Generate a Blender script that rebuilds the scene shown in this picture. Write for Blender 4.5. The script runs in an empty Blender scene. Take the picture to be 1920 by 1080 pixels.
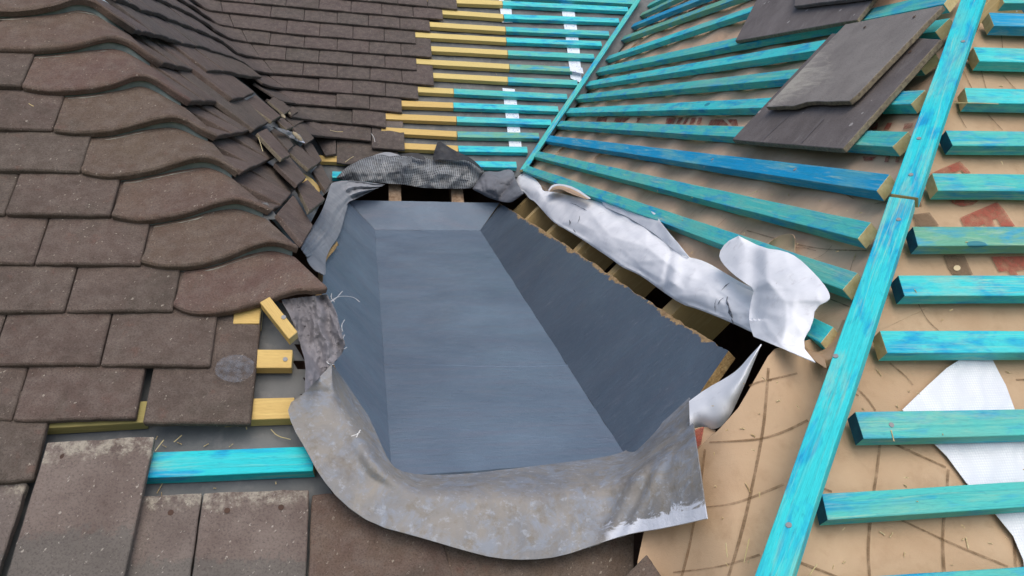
import bpy, math, random
from mathutils import Vector, Matrix, noise
random.seed(7)
C = bpy.context.scene.collection
sc = bpy.context.scene
# ---------------------------------------------------------------- camera and roof planes
W_, H_, FPX = 1920, 1080, 1549.33
PIT = math.radians(45.994); S, K = math.sin(PIT), math.cos(PIT)
M = [Vector((0.98630209, -0.16219439, 0.03001952)), Vector((-0.0032988, -0.20135183, -0.97951343)), Vector((0.16491607, 0.96599711, -0.19912877))]
cam = bpy.data.objects.new('camera', bpy.data.cameras.new('camera')); C.objects.link(cam)
cx, cz = M[0].normalized(), (-M[2]).normalized(); cy = cz.cross(cx)
cam.matrix_world = Matrix((( cx.x, cy.x, cz.x, 0), (cx.y, cy.y, cz.y, 0), (cx.z, cy.z, cz.z, 0), (0, 0, 0, 1)))
cam.data.sensor_width = 36; cam.data.lens = FPX / 1920 * 36; cam.data.clip_start = .02; cam.data.clip_end = 2000
sc.camera = cam
def ray(x, y):
    a, b = (x - 960) / FPX, (y - 540) / FPX
    return M[0] * a + M[1] * b + M[2]
N = {'F': Vector((0, -S, K)), 'G': Vector((0, -S, K)), 'B': Vector((0, -S, K)), 'R': Vector((-S, 0, K)), 'L': Vector((S, 0, K))}
D = {'F': -1.2, 'G': -1.0, 'B': -3.05, 'R': -.70, 'L': -.275}
U = {'F': Vector((0, K, S)), 'G': Vector((0, K, S)), 'B': Vector((0, K, S)), 'R': Vector((K, 0, S)), 'L': Vector((-K, 0, S))}
def un(pl, x, y, lift=0.0, d=None):
    """where the sight line through a photo point meets a roof plane (raised by lift)"""
    n = N[pl]; r = ray(x, y)
    return r * (((D[pl] if d is None else d) + lift) / n.dot(r))
_pp = [un('F', *q) for q in ((140, 0), (300, 195), (430, 365), (590, 520))] + [un('B', *q) for q in ((425, 88), (472, 134), (512, 167), (587, 258))]
# the side slope runs through the measured hip and valley lines: x = a*y + b*z + c by least squares
import numpy as np
_m = np.array([[p.y, p.z, 1] for p in _pp]); _s = np.linalg.lstsq(_m, np.array([p.x for p in _pp]), rcond=None)[0]
_n = Vector((1, -_s[0], -_s[1])); _l = _n.length; _n = _n / _l; _d = _s[2] / _l
if _n.z < 0: _n, _d = -_n, -_d
N['L'], D['L'] = _n, _d
_up = Vector((0, 0, 1)); U['L'] = (_up - _n * _up.dot(_n)).normalized()
print('side slope', _n, _d, [round(_n.dot(p) - _d, 3) for p in _pp])
def sig(x): return 1 / (1 + math.exp(-max(-40, min(40, x))))
def sstep(a, b, x):
    t = max(0, min(1, (x - a) / (b - a))); return t * t * (3 - 2 * t)
def field(P, planes):
    """height above the old tiled roof (hip blended convex, valley blended concave)"""
    b = N['L'].dot(P) - D['L']
    if 'F' in planes:
        a = N['F'].dot(P) - D['F']; k = .05; h = max(0, min(1, .5 + .5 * (b - a) / k)); m = a + (b - a) * h + k * h * (1 - h); wl = h
    else: m, wl = b, 1
    if 'B' not in planes: return m, wl, 0
    c = N['B'].dot(P) - D['B']; k = .10; h = max(0, min(1, .5 + .5 * (m - c) / k)); return m + (c - m) * h - k * h * (1 - h), wl, h
def grad(P, planes):
    e = .002; f0 = field(P, planes)[0]
    return Vector(((field(P + Vector((e, 0, 0)), planes)[0] - f0), (field(P + Vector((0, e, 0)), planes)[0] - f0), (field(P + Vector((0, 0, e)), planes)[0] - f0))).normalized()
def surf(x, y, lift=0.0, planes='FLB'):
    """the old tiled roof: front slope, hip, side slope, swept valley, back slope"""
    r = ray(x, y)
    if planes == 'L':
        return r * ((D['L'] + lift) / N['L'].dot(r)), N['L'], U['L'], 1, 0
    def g(t): return field(r * t, planes)
    lo, hi = .3, .3
    while g(hi)[0] > lift and hi < 9: lo = hi; hi += .1
    for _ in range(22):
        mdl = (lo + hi) / 2
        if g(mdl)[0] > lift: lo = mdl
        else: hi = mdl
    t = (lo + hi) / 2; _, wl, wb = g(t); P = r * t
    n = grad(P, planes); u = Vector((0, 0, 1)) - n * n.z
    return P, n, u.normalized(), wl, wb
def resample(pts, n, t0=0.0, t1=1.0):
    L = [0]
    for a, b in zip(pts, pts[1:]): L.append(L[-1] + math.hypot(b[0] - a[0], b[1] - a[1]))
    out = []
    for i in range(n):
        s = L[-1] * (t0 + (t1 - t0) * i / (n - 1)); k = 0
        while k < len(L) - 2 and L[k + 1] < s: k += 1
        f = (s - L[k]) / max(1e-9, L[k + 1] - L[k])
        out.append((pts[k][0] + (pts[k + 1][0] - pts[k][0]) * f, pts[k][1] + (pts[k + 1][1] - pts[k][1]) * f))
    return out
def smooth_poly(pts, it=2):
    for _ in range(it):
        q = [pts[0]]
        for a, b in zip(pts, pts[1:]):
            q += [(a[0] * .75 + b[0] * .25, a[1] * .75 + b[1] * .25), (a[0] * .25 + b[0] * .75, a[1] * .25 + b[1] * .75)]
        q.append(pts[-1]); pts = q
    return pts
def at_x(pts, x):
    for a, b in zip(pts, pts[1:]):
        if (a[0] - x) * (b[0] - x) <= 0 and a[0] != b[0]:
            return (x, a[1] + (b[1] - a[1]) * (x - a[0]) / (b[0] - a[0]))
    return pts[0] if abs(pts[0][0] - x) < abs(pts[-1][0] - x) else pts[-1]
def nz(p, f=1.0, seed=0.0): return noise.noise(Vector((p[0] * f + seed, p[1] * f - seed, (p[2] if len(p) > 2 else 0) * f + seed * .37)))

def crumple(x, y, f, seed=0.0, z=0.0):
    """sharp-creased paper-like relief: distance to the nearest of scattered points, piecewise with hard valleys"""
    p = Vector((x * f + seed + .35 * noise.noise(Vector((x * f * .7, y * f * .7, seed))), y * f - seed, z))
    d, _ = noise.voronoi(p)
    return d[1] - d[0]
# ---------------------------------------------------------------- objects
def setup(o, label=None, cat=None, group=None, kind=None):
    if label: o['label'] = label
    if cat: o['category'] = cat
    if group: o['group'] = group
    if kind: o['kind'] = kind
    elif cat: o['kind'] = 'thing'
    return o
def mesh_obj(name, verts, faces, mats, parent=None, fmat=None, uvs=None, frame=None, smooth=True, angle=35, bevel=0.0, color=None):
    """one mesh object; its origin is moved to the middle of the mesh (or to a given frame)"""
    if parent is None:
        if frame is None:
            c = Vector((0, 0, 0))
            for v in verts: c += Vector(v)
            frame = Matrix.Translation(c / len(verts))
        world = frame
    else:
        world = parent.matrix_world if frame is None else frame
    inv = world.inverted()
    me = bpy.data.meshes.new(name); me.from_pydata([inv @ Vector(v) for v in verts], [], faces)
    for m in mats: me.materials.append(m)
    if fmat:
        for p, i in zip(me.polygons, fmat): p.material_index = i
    if uvs:
        l = me.uv_layers.new(name='UVMap')
        for lp in me.loops: l.data[lp.index].uv = uvs[lp.vertex_index]
    if smooth:
        me.shade_smooth(); me.set_sharp_from_angle(angle=math.radians(angle))
    me.update()
    o = bpy.data.objects.new(name, me); C.objects.link(o)
    if parent is not None:
        o.parent = parent
        o.matrix_basis = parent.matrix_world.inverted() @ world
    else: o.matrix_world = frame
    bpy.context.view_layer.update() if parent is None else None
    if bevel:
        b = o.modifiers.new('edge', 'BEVEL'); b.width = bevel; b.segments = 2; b.limit_method = 'ANGLE'; b.angle_limit = math.radians(50)
    if color: o.color = (*color, 1)
    return o
def slab(name, top, th, mats, parent=None, normals=None, side=0, bottom=0, **kw):
    """closed sheet: grid of top points top[i][j] with thickness th"""
    nu, nv = len(top), len(top[0])
    def gn(i, j):
        if normals: return normals[i][j]
        a = top[min(i + 1, nu - 1)][j] - top[max(i - 1, 0)][j]; b = top[i][min(j + 1, nv - 1)] - top[i][max(j - 1, 0)]
        n = a.cross(b)
        return n.normalized() if n.length > 1e-12 else Vector((0, 0, 1))
    c = top[nu // 2][nv // 2]; g = gn(nu // 2, nv // 2); sgn = 1 if g.dot(-c) > 0 else -1
    if normals: sgn = 1
    V, F, FM, UV = [], [], [], []
    for i in range(nu):
        for j in range(nv): V.append(top[i][j]); UV.append((i / (nu - 1), j / (nv - 1)))
    for i in range(nu):
        for j in range(nv): V.append(top[i][j] - gn(i, j) * sgn * th); UV.append((i / (nu - 1), j / (nv - 1)))
    o = nu * nv
    a = top[1][0] - top[0][0]; b = top[0][1] - top[0][0]
    flip = (top[min(nu - 1, nu // 2 + 1)][nv // 2] - top[nu // 2 - 1 if nu > 2 else 0][nv // 2]).cross(top[nu // 2][min(nv - 1, nv // 2 + 1)] - top[nu // 2][nv // 2 - 1 if nv > 2 else 0]).dot(gn(nu // 2, nv // 2) * sgn) < 0
    def q(w, x, y, z, m):
        F.append((w, z, y, x) if flip else (w, x, y, z)); FM.append(m)
    for i in range(nu - 1):
        for j in range(nv - 1):
            w = i * nv + j; q(w, w + nv, w + nv + 1, w + 1, 0); q(o + w, o + w + 1, o + w + nv + 1, o + w + nv, bottom)
    for i in range(nu - 1):
        w = i * nv; q(w, o + w, o + w + nv, w + nv, side)
        w = i * nv + nv - 1; q(w, w + nv, o + w + nv, o + w, side)
    for j in range(nv - 1):
        w = j; q(w, w + 1, o + w + 1, o + w, side)
        w = (nu - 1) * nv + j; q(w, o + w, o + w + 1, w + 1, side)
    return mesh_obj(name, V, F, mats, parent, FM, UV, **kw)

# ---------------------------------------------------------------- materials
def lin(r, g, b):
    f = lambda c: (c / 255 / 12.92) if c / 255 <= .04045 else ((c / 255 + .055) / 1.055) ** 2.4
    return (f(r), f(g), f(b), 1)
class NT:
    def __init__(s, name, rough=.8, spec=.3):
        s.m = bpy.data.materials.new(name); s.m.use_nodes = True; s.t = s.m.node_tree
        s.b = s.t.nodes['Principled BSDF']; s.b.inputs['Roughness'].default_value = rough; s.b.inputs['Specular IOR Level'].default_value = spec
        s.tc = s.n('ShaderNodeTexCoord'); s.oi = s.n('ShaderNodeObjectInfo')
    def n(s, t, **kw):
        x = s.t.nodes.new(t)
        for k, v in kw.items(): setattr(x, k, v)
        return x
    def l(s, a, b): s.t.links.new(a, b); return b
    def mapping(s, scale=(1, 1, 1), rot=(0, 0, 0), src='Object', shift=True):
        m = s.n('ShaderNodeMapping'); m.inputs['Scale'].default_value = scale; m.inputs['Rotation'].default_value = rot
        s.l(s.tc.outputs[src], m.inputs['Vector'])
        if shift:
            a = s.n('ShaderNodeVectorMath', operation='SCALE'); a.inputs[0].default_value = (17, 31, 23); s.l(s.oi.outputs['Random'], a.inputs['Scale'])
            s.l(a.outputs[0], m.inputs['Location'])
        return m.outputs[0]
    def noise(s, vec, scale, detail=4, rough=.55, dist=0.0):
        x = s.n('ShaderNodeTexNoise'); x.inputs['Scale'].default_value = scale; x.inputs['Detail'].default_value = detail
        x.inputs['Roughness'].default_value = rough; x.inputs['Distortion'].default_value = dist; s.l(vec, x.inputs['Vector']); return x.outputs['Fac']
    def ramp(s, fac, stops):
        r = s.n('ShaderNodeValToRGB'); e = r.color_ramp.elements
        while len(e) < len(stops): e.new(.5)
        for k, (p, c) in enumerate(stops):
            e[k].position = p; e[k].color = c if isinstance(c, tuple) else (c, c, c, 1)
        s.l(fac, r.inputs['Fac']); return r.outputs['Color']
    def mix(s, fac, a, b, mode='MIX'):
        x = s.n('ShaderNodeMix', data_type='RGBA', blend_type=mode)
        for sock, v in ((x.inputs[0], fac), (x.inputs[6], a), (x.inputs[7], b)):
            if isinstance(v, (int, float)): sock.default_value = v
            elif isinstance(v, tuple): sock.default_value = v
            else: s.l(v, sock)
        return x.outputs[2]
    def math(s, op, a, b=0.0, c=None):
        x = s.n('ShaderNodeMath', operation=op)
        for sock, v in zip(x.inputs, (a, b, c)):
            if v is None: continue
            if isinstance(v, (int, float)): sock.default_value = v
            else: s.l(v, sock)
        return x.outputs[0]
    def bump(s, h, strength=.3, dist=.002):
        b = s.n('ShaderNodeBump'); b.inputs['Strength'].default_value = strength; b.inputs['Distance'].default_value = dist
        s.l(h, b.inputs['Height']); s.l(b.outputs[0], s.b.inputs['Normal'])
    def col(s, c):
        if isinstance(c, tuple): s.b.inputs['Base Color'].default_value = c
        else: s.l(c, s.b.inputs['Base Color'])
        return s.m
def flecks(t, vec, scale, thr):
    v = t.n('ShaderNodeTexVoronoi'); v.inputs['Scale'].default_value = scale; v.inputs['Randomness'].default_value = 1
    d = t.noise(vec, scale * 2.3, 2); w = t.n('ShaderNodeVectorMath', operation='ADD'); t.l(vec, w.inputs[0])
    sc_ = t.n('ShaderNodeVectorMath', operation='SCALE'); t.l(d, sc_.inputs[0]); sc_.inputs['Scale'].default_value = .006; t.l(sc_.outputs[0], w.inputs[1])
    t.l(w.outputs[0], v.inputs['Vector'])
    big = t.n('ShaderNodeSeparateColor'); t.l(v.outputs['Color'], big.inputs[0])
    size = t.math('MULTIPLY', t.math('POWER', big.outputs[0], 7.0), thr)
    return t.math('LESS_THAN', v.outputs['Distance'], size)
def mat_tile(name, c1, c2, moss, pale=.0):
    t = NT(name, .88, .25); v = t.mapping(); n1 = t.noise(v, 14, 5); n2 = t.noise(v, 420, 3, .7); n3 = t.noise(v, 45, 4, .7)
    base = t.mix(t.ramp(n1, [(.35, 0.0), (.65, 1.0)]), c1, c2)
    base = t.mix(t.ramp(t.oi.outputs['Random'], [(0, 0.0), (1, .55)]), base, moss)
    base = t.mix(t.ramp(n3, [(.4, 0.0), (.72, .5)]), base, lin(126, 116, 108)); base = t.mix(t.ramp(t.noise(v, 7, 5, .7, .6), [(.52, 0.0), (.7, .5)]), base, lin(72, 68, 60)); base = t.mix(t.ramp(t.noise(v, 33, 4, .75), [(.6, 0.0), (.72, .4)]), base, lin(112, 82, 72))
    base = t.mix(t.ramp(n2, [(.3, .5), (.55, 0.0)]), base, lin(40, 34, 32))
    f = flecks(t, v, 110, .20); f2 = flecks(t, v, 240, .30)
    base = t.mix(t.math('MULTIPLY', t.math('MAXIMUM', f, f2), t.ramp(t.noise(v, 25, 3), [(.35, .1), (.65, .6)])), base, lin(188, 180, 166))
    t.bump(t.math('ADD', t.math('MULTIPLY', n2, .7), n3), .8, .0026)
    return t.col(base)
TILE = mat_tile('tile_brown', lin(92, 78, 72), lin(106, 91, 84), lin(86, 82, 74))
TILE_B = mat_tile('tile_brown_far', lin(86, 76, 74), lin(95, 85, 82), lin(80, 78, 73))
TILE_H = mat_tile('tile_hip', lin(100, 80, 74), lin(110, 92, 82), lin(96, 88, 74))
def mat_tile_old():
    t = NT('tile_unfaded', .9, .25); v = t.mapping(); uv = t.mapping(src='UV', shift=False)
    n1 = t.noise(v, 11, 6, .65); n2 = t.noise(v, 330, 3, .7); n3 = t.noise(v, 60, 5, .7)
    base = t.mix(t.ramp(n1, [(.35, 0.0), (.62, 1.0)]), lin(98, 84, 78), lin(124, 112, 105))
    base = t.mix(t.ramp(t.oi.outputs['Random'], [(0, 0.0), (1, .5)]), base, lin(112, 108, 104))
    # pale band of mortar dust under the head, grey weathered lower half
    sx = t.n('ShaderNodeSeparateXYZ'); t.l(uv, sx.inputs[0])
    edge = t.math('ADD', sx.outputs[1], t.math('MULTIPLY', t.math('SUBTRACT', n3, .5), .35))
    base = t.mix(t.math('MULTIPLY', t.ramp(edge, [(.42, 1.0), (.47, 0.0)]), .55), base, lin(98, 98, 94))
    base = t.mix(t.math('MULTIPLY', t.ramp(edge, [(.86, 0.0), (.95, 1.0)]), t.ramp(n3, [(.42, 0.0), (.6, .8)])), base, lin(168, 162, 148))
    base = t.mix(t.ramp(n2, [(.3, .45), (.52, 0.0)]), base, lin(48, 42, 40))
    f = t.math('MAXIMUM', flecks(t, v, 110, .2), flecks(t, v, 240, .3))
    base = t.mix(t.math('MULTIPLY', f, .5), base, lin(196, 190, 178))
    t.bump(t.math('ADD', t.math('MULTIPLY', n2, .7), n3), .6, .003); return t.col(base)
TILE_O = mat_tile_old()
def mat_slate():
    t = NT('tile_loose', .8, .3); v = t.mapping(); n1 = t.noise(v, 9, 5, .6); n2 = t.noise(v, 300, 3, .7)
    uv = t.mapping((9, 1.6, 1), (0, 0, .35), 'UV', False); st = t.noise(uv, 3.2, 5, .65, .6)
    base = t.mix(t.ramp(n1, [(.35, 0.0), (.65, 1.0)]), lin(98, 92, 90), lin(118, 112, 110))
    base = t.mix(t.ramp(st, [(.55, 0.0), (.78, .4)]), base, lin(150, 146, 142))
    base = t.mix(t.ramp(n2, [(.3, .4), (.5, 0.0)]), base, lin(52, 48, 48))
    base = t.mix(t.math('MULTIPLY', flecks(t, v, 40, .22), .6), base, lin(186, 182, 178))
    t.bump(n2, .4, .002); return t.col(base)
SLATE = mat_slate()
def mat_scuff():
    t = NT('tile_scuffed', .8, .3); v = t.mapping(); n1 = t.noise(v, 9, 5, .6); n2 = t.noise(v, 300, 3, .7)
    uv = t.mapping((3, 12, 1), (0, 0, .5), 'UV', False); st = t.noise(uv, 1.3, 7, .7, .8)
    sx = t.n('ShaderNodeSeparateXYZ'); t.l(t.mapping(src='UV', shift=False), sx.inputs[0])
    base = t.mix(t.ramp(n1, [(.35, 0.0), (.65, 1.0)]), lin(122, 117, 113), lin(142, 137, 132))
    reg = t.math('SUBTRACT', t.math('SUBTRACT', .8, sx.outputs[0]), t.math('ABSOLUTE', t.math('SUBTRACT', sx.outputs[1], .28)))
    msk = t.ramp(t.math('ADD', t.math('MULTIPLY', reg, .9), t.math('MULTIPLY', t.math('SUBTRACT', st, .5), 1.3)), [(.24, 0.0), (.66, .8)])
    base = t.mix(msk, base, lin(180, 176, 164)); base = t.mix(t.ramp(n2, [(.3, .3), (.5, 0.0)]), base, lin(58, 54, 54))
    t.bump(n2, .4, .002); return t.col(base)
SCUFF = mat_scuff()
def mat_plain(name, c1, c2, scale=20, rough=.85, bump=.3, spec=.25, fine=250, bd=.002):
    t = NT(name, rough, spec); v = t.mapping(); n1 = t.noise(v, scale, 5, .6); n2 = t.noise(v, fine, 3, .6)
    base = t.mix(t.ramp(n1, [(.35, 0.0), (.68, 1.0)]), c1, c2); t.bump(t.math('ADD', n1, t.math('MULTIPLY', n2, .5)), bump, bd); return t.col(base)
CHIP = mat_plain('broken_tile_edge', lin(136, 127, 106), lin(96, 88, 78), 120, .95, .6)
MORTAR = mat_plain('mortar', lin(110, 124, 124), lin(132, 142, 138), 60, .9, .5)
MORTARP = mat_plain('mortar_pale', lin(160, 150, 126), lin(120, 112, 98), 70, .95, .6)
def mat_wood(name, tint_col=True, c=None, pale=None, blue=None, streak=.55):
    """batten timber: grain runs along the batten's own x axis"""
    t = NT(name, .72, .3); g = t.mapping((1.6, 34, 34)); v = t.mapping((2.6, 8, 8)); v1 = t.mapping()
    gr = t.noise(g, 4.5, 5, .65, .7); bl = t.noise(v, 4.2, 4, .6, .5); fine = t.noise(t.mapping((12, 220, 220)), 6, 3)
    base = t.oi.outputs['Color'] if tint_col else c
    if blue: base = t.mix(t.ramp(bl, [(.48, 0.0), (.66, .9)]), base, blue); base = t.mix(t.ramp(t.noise(t.mapping((1.3, 5, 5)), 3.1, 3), [(.5, 0.0), (.68, .55)]), base, lin(120, 186, 168)); base = t.mix(t.ramp(t.noise(t.mapping((4, 16, 16)), 9, 4, .7), [(.6, 0.0), (.72, .4)]), base, lin(20, 120, 160)); base = t.mix(t.ramp(t.noise(t.mapping((.8, 60, 60)), 5, 4, .6, .3), [(.5, 0.0), (.7, .35)]), base, lin(20, 130, 150)); base = t.mix(t.ramp(t.noise(t.mapping((1.2, 4, 4)), 5, 5, .7), [(.58, 0.0), (.7, .35)]), base, lin(170, 196, 170))
    if pale:
        pk = t.math('MULTIPLY', t.ramp(gr, [(.52, 0.0), (.68, 1.0)]), t.ramp(t.noise(v, 2.1, 3), [(.34, .1), (.6, streak)]))
        base = t.mix(pk, base, pale)
    base = t.mix(t.ramp(fine, [(.3, .25), (.5, 0.0)]), base, (0.01, .06, .08, 1) if blue else lin(120, 84, 40))
    kn = t.n('ShaderNodeTexVoronoi'); kn.inputs['Scale'].default_value = 3.4; t.l(t.mapping((1.2, 3, 3)), kn.inputs['Vector'])
    kc = t.n('ShaderNodeSeparateColor'); t.l(kn.outputs['Color'], kc.inputs[0])
    kf = t.math('MULTIPLY', t.math('LESS_THAN', kn.outputs['Distance'], .075), t.math('GREATER_THAN', kc.outputs[0], .62))
    base = t.mix(t.math('MULTIPLY', kf, .75), base, (.01, .16, .26, 1) if blue else lin(110, 72, 40))
    t.bump(t.math('ADD', gr, t.math('MULTIPLY', fine, .5)), .35, .0012); return t.col(base)
TEAL = mat_wood('treated_batten', True, None, lin(176, 206, 170), lin(0, 150, 205))
YELL = mat_wood('old_batten', True, None, lin(232, 206, 132), None, .5)
PINE = mat_plain('sawn_end_grain', lin(204, 192, 146), lin(182, 166, 118), 60, .9, .4)
NAVYEND = mat_plain('painted_end_grain', lin(10, 70, 92), lin(16, 92, 112), 60, .8, .3)
RAFT = mat_wood('new_rafter', False, lin(184, 160, 112), lin(214, 196, 148), None, .5)
RAFTO = mat_plain('old_rafter', lin(120, 98, 78), lin(170, 150, 128), 50, .9, .5)
DARK = mat_plain('loft_timber', lin(92, 72, 62), lin(70, 56, 50), 8, .95, .2)
NAILM = NT('nail_steel', .6, .4); NAILM = NAILM.col(lin(140, 142, 144))
def mat_felt(name, c1, c2, ghost=None):
    t = NT(name, .72, .25); v = t.mapping(shift=False); n1 = t.noise(v, 6, 5, .6, .6); n2 = t.noise(v, 30, 5, .65); n3 = t.noise(v, 600, 2)
    base = t.mix(t.ramp(n1, [(.35, 0.0), (.65, 1.0)]), c1, c2)
    if ghost: base = t.mix(t.ramp(n2, [(.52, 0.0), (.72, .5)]), base, ghost)
    t.bump(t.math('ADD', t.math('MULTIPLY', n2, 1.0), t.math('MULTIPLY', n3, .25)), .35, .004); return t.col(base)
FELT = mat_felt('grey_underlay', lin(96, 100, 102), lin(116, 118, 118), lin(140, 138, 136))
FELTC = mat_felt('grey_cloth', lin(138, 142, 148), lin(158, 162, 168), lin(172, 174, 178))
FELTD = mat_felt('frayed_underlay', lin(112, 110, 114), lin(134, 132, 136), lin(150, 148, 152))
BROWN = mat_felt('brown_membrane', lin(178, 150, 120), lin(190, 164, 134), lin(164, 136, 106))
BROWNR = mat_felt('brown_membrane_dusty', lin(190, 160, 134), lin(200, 174, 148), lin(176, 146, 122))
def mat_white(name='white_fleece', weave=0):
    t = NT(name, .95, .08); v = t.mapping(shift=False); n1 = t.noise(v, 9, 5, .6); n2 = t.noise(v, 42, 5, .7, .4)
    base = t.mix(t.ramp(n1, [(.4, 0.0), (.7, 1.0)]), lin(238, 241, 245), lin(222, 226, 232))
    base = t.mix(t.ramp(n2, [(.58, 0.0), (.78, .35)]), base, lin(160, 154, 158)); base = t.mix(t.ramp(t.noise(v, 160, 4, .7), [(.66, 0.0), (.74, .4)]), base, lin(130, 124, 124))
    h = t.math('ADD', t.math('MULTIPLY', n2, .6), t.math('MULTIPLY', t.noise(v, 420, 2), .12))
    if weave:
        w = t.n('ShaderNodeTexVoronoi'); w.inputs['Scale'].default_value = weave; w.inputs['Randomness'].default_value = 0.1; t.l(t.mapping(rot=(.8, 0, .1), shift=False), w.inputs['Vector'])
        h = w.outputs['Distance']; base = t.mix(t.ramp(h, [(.15, 0.0), (.6, .35)]), base, lin(182, 190, 202))
    t.bump(h, .3, .002); return t.col(base)
WHITE = mat_white(); WEAVE = mat_white('white_woven_mesh', 260)
def mat_net():
    t = NT('black_reinforced_sheet', .5, .4); mp = t.mapping((74, 20, 1), (0, 0, .04), 'UV', False)
    # fine grid of pale reinforcing threads in a black sheet
    sx = t.n('ShaderNodeSeparateXYZ'); dn = t.noise(t.mapping(shift=False), 14, 4)
    w = t.n('ShaderNodeVectorMath', operation='ADD'); sc2 = t.n('ShaderNodeVectorMath', operation='SCALE'); t.l(dn, sc2.inputs[0]); sc2.inputs['Scale'].default_value = 2.0
    t.l(mp, w.inputs[0]); t.l(sc2.outputs[0], w.inputs[1]); t.l(w.outputs[0], sx.inputs[0])
    fx = t.math('ABSOLUTE', t.math('SUBTRACT', t.math('FRACT', sx.outputs[0]), .5)); fy = t.math('ABSOLUTE', t.math('SUBTRACT', t.math('FRACT', sx.outputs[1]), .5))
    g = t.math('LESS_THAN', t.math('MINIMUM', fx, fy), .16)
    pat = t.noise(t.mapping(shift=False), 20, 4); g2 = t.math('MULTIPLY', g, t.ramp(pat, [(.3, .3), (.6, .85)]))
    base = t.mix(g2, t.mix(t.ramp(pat, [(.4, 0.0), (.7, 1.0)]), lin(50, 52, 55), lin(74, 76, 80)), lin(160, 166, 170))
    t.bump(t.math('ADD', pat, t.math('MULTIPLY', g, .2)), .4, .0025); return t.col(base)
NET = mat_net(); BLACKC = mat_plain('black_sheet', lin(44, 45, 48), lin(62, 63, 66), 40, .6, .5, .35)
def mat_grp():
    t = NT('grp_topcoat', .4, .3); v = t.mapping(shift=False); st = t.mapping((2, 14, 6), shift=False)
    n1 = t.noise(v, 3.2, 5, .6, .5); n2 = t.noise(v, 90, 4, .7); n3 = t.noise(st, 3, 5, .65, .4); n4 = t.noise(v, 380, 3)
    base = t.mix(t.ramp(n1, [(.35, 0.0), (.65, 1.0)]), lin(92, 107, 124), lin(108, 125, 142))
    base = t.mix(t.ramp(n3, [(.46, 0.0), (.7, .45)]), base, lin(112, 114, 128))
    base = t.mix(t.ramp(n2, [(.6, 0.0), (.78, .3)]), base, lin(118, 132, 146)); base = t.mix(t.ramp(t.noise(t.mapping((1, 5, 2), (0, 0, .1), shift=False), 22, 5, .75, 1.0), [(.62, 0.0), (.72, .3)]), base, lin(142, 150, 160)); base = t.mix(t.ramp(t.noise(v, 11, 5, .7, 1.2), [(.58, 0.0), (.72, .2)]), base, lin(84, 96, 110))
    rr = t.ramp(t.noise(v, 9, 4), [(.35, .36), (.65, .56)]); t.l(rr, t.b.inputs['Roughness'])
    t.bump(t.math('ADD', t.math('MULTIPLY', t.noise(t.mapping((1, 3, 1), shift=False), 26, 4, .6, .5), 1.0), t.math('MULTIPLY', n4, .22)), .6, .004); return base, t
_b, _t = mat_grp(); GRP = _t.col(_b)
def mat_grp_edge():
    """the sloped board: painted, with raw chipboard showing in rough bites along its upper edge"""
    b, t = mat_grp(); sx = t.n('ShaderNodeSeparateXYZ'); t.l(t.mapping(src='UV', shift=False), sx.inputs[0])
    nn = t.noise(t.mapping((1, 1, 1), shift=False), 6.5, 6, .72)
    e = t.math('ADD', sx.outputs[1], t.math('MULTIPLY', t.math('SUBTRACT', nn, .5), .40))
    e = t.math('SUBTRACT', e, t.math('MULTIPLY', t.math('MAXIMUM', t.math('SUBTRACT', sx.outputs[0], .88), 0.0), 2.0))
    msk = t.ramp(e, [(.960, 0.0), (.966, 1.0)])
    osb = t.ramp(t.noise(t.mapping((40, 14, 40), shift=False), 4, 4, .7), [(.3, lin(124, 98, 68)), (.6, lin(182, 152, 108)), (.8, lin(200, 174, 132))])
    scr = t.ramp(t.noise(t.mapping((3, 26, 10), (0, 0, .5), shift=False), 5, 5, .75, .8), [(.58, 0.0), (.7, .4)]); b2 = t.mix(.6, b, lin(54, 66, 78)); b2 = t.mix(scr, b2, lin(130, 138, 146)); return t.col(t.mix(msk, b2, osb))  # shade put into the colour: topcoat mixed darker; pale scratches are wear
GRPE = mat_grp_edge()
OSB = mat_plain('chipboard_edge', lin(192, 164, 116), lin(150, 120, 80), 130, .95, .8, .1, 300, .004)
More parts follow.
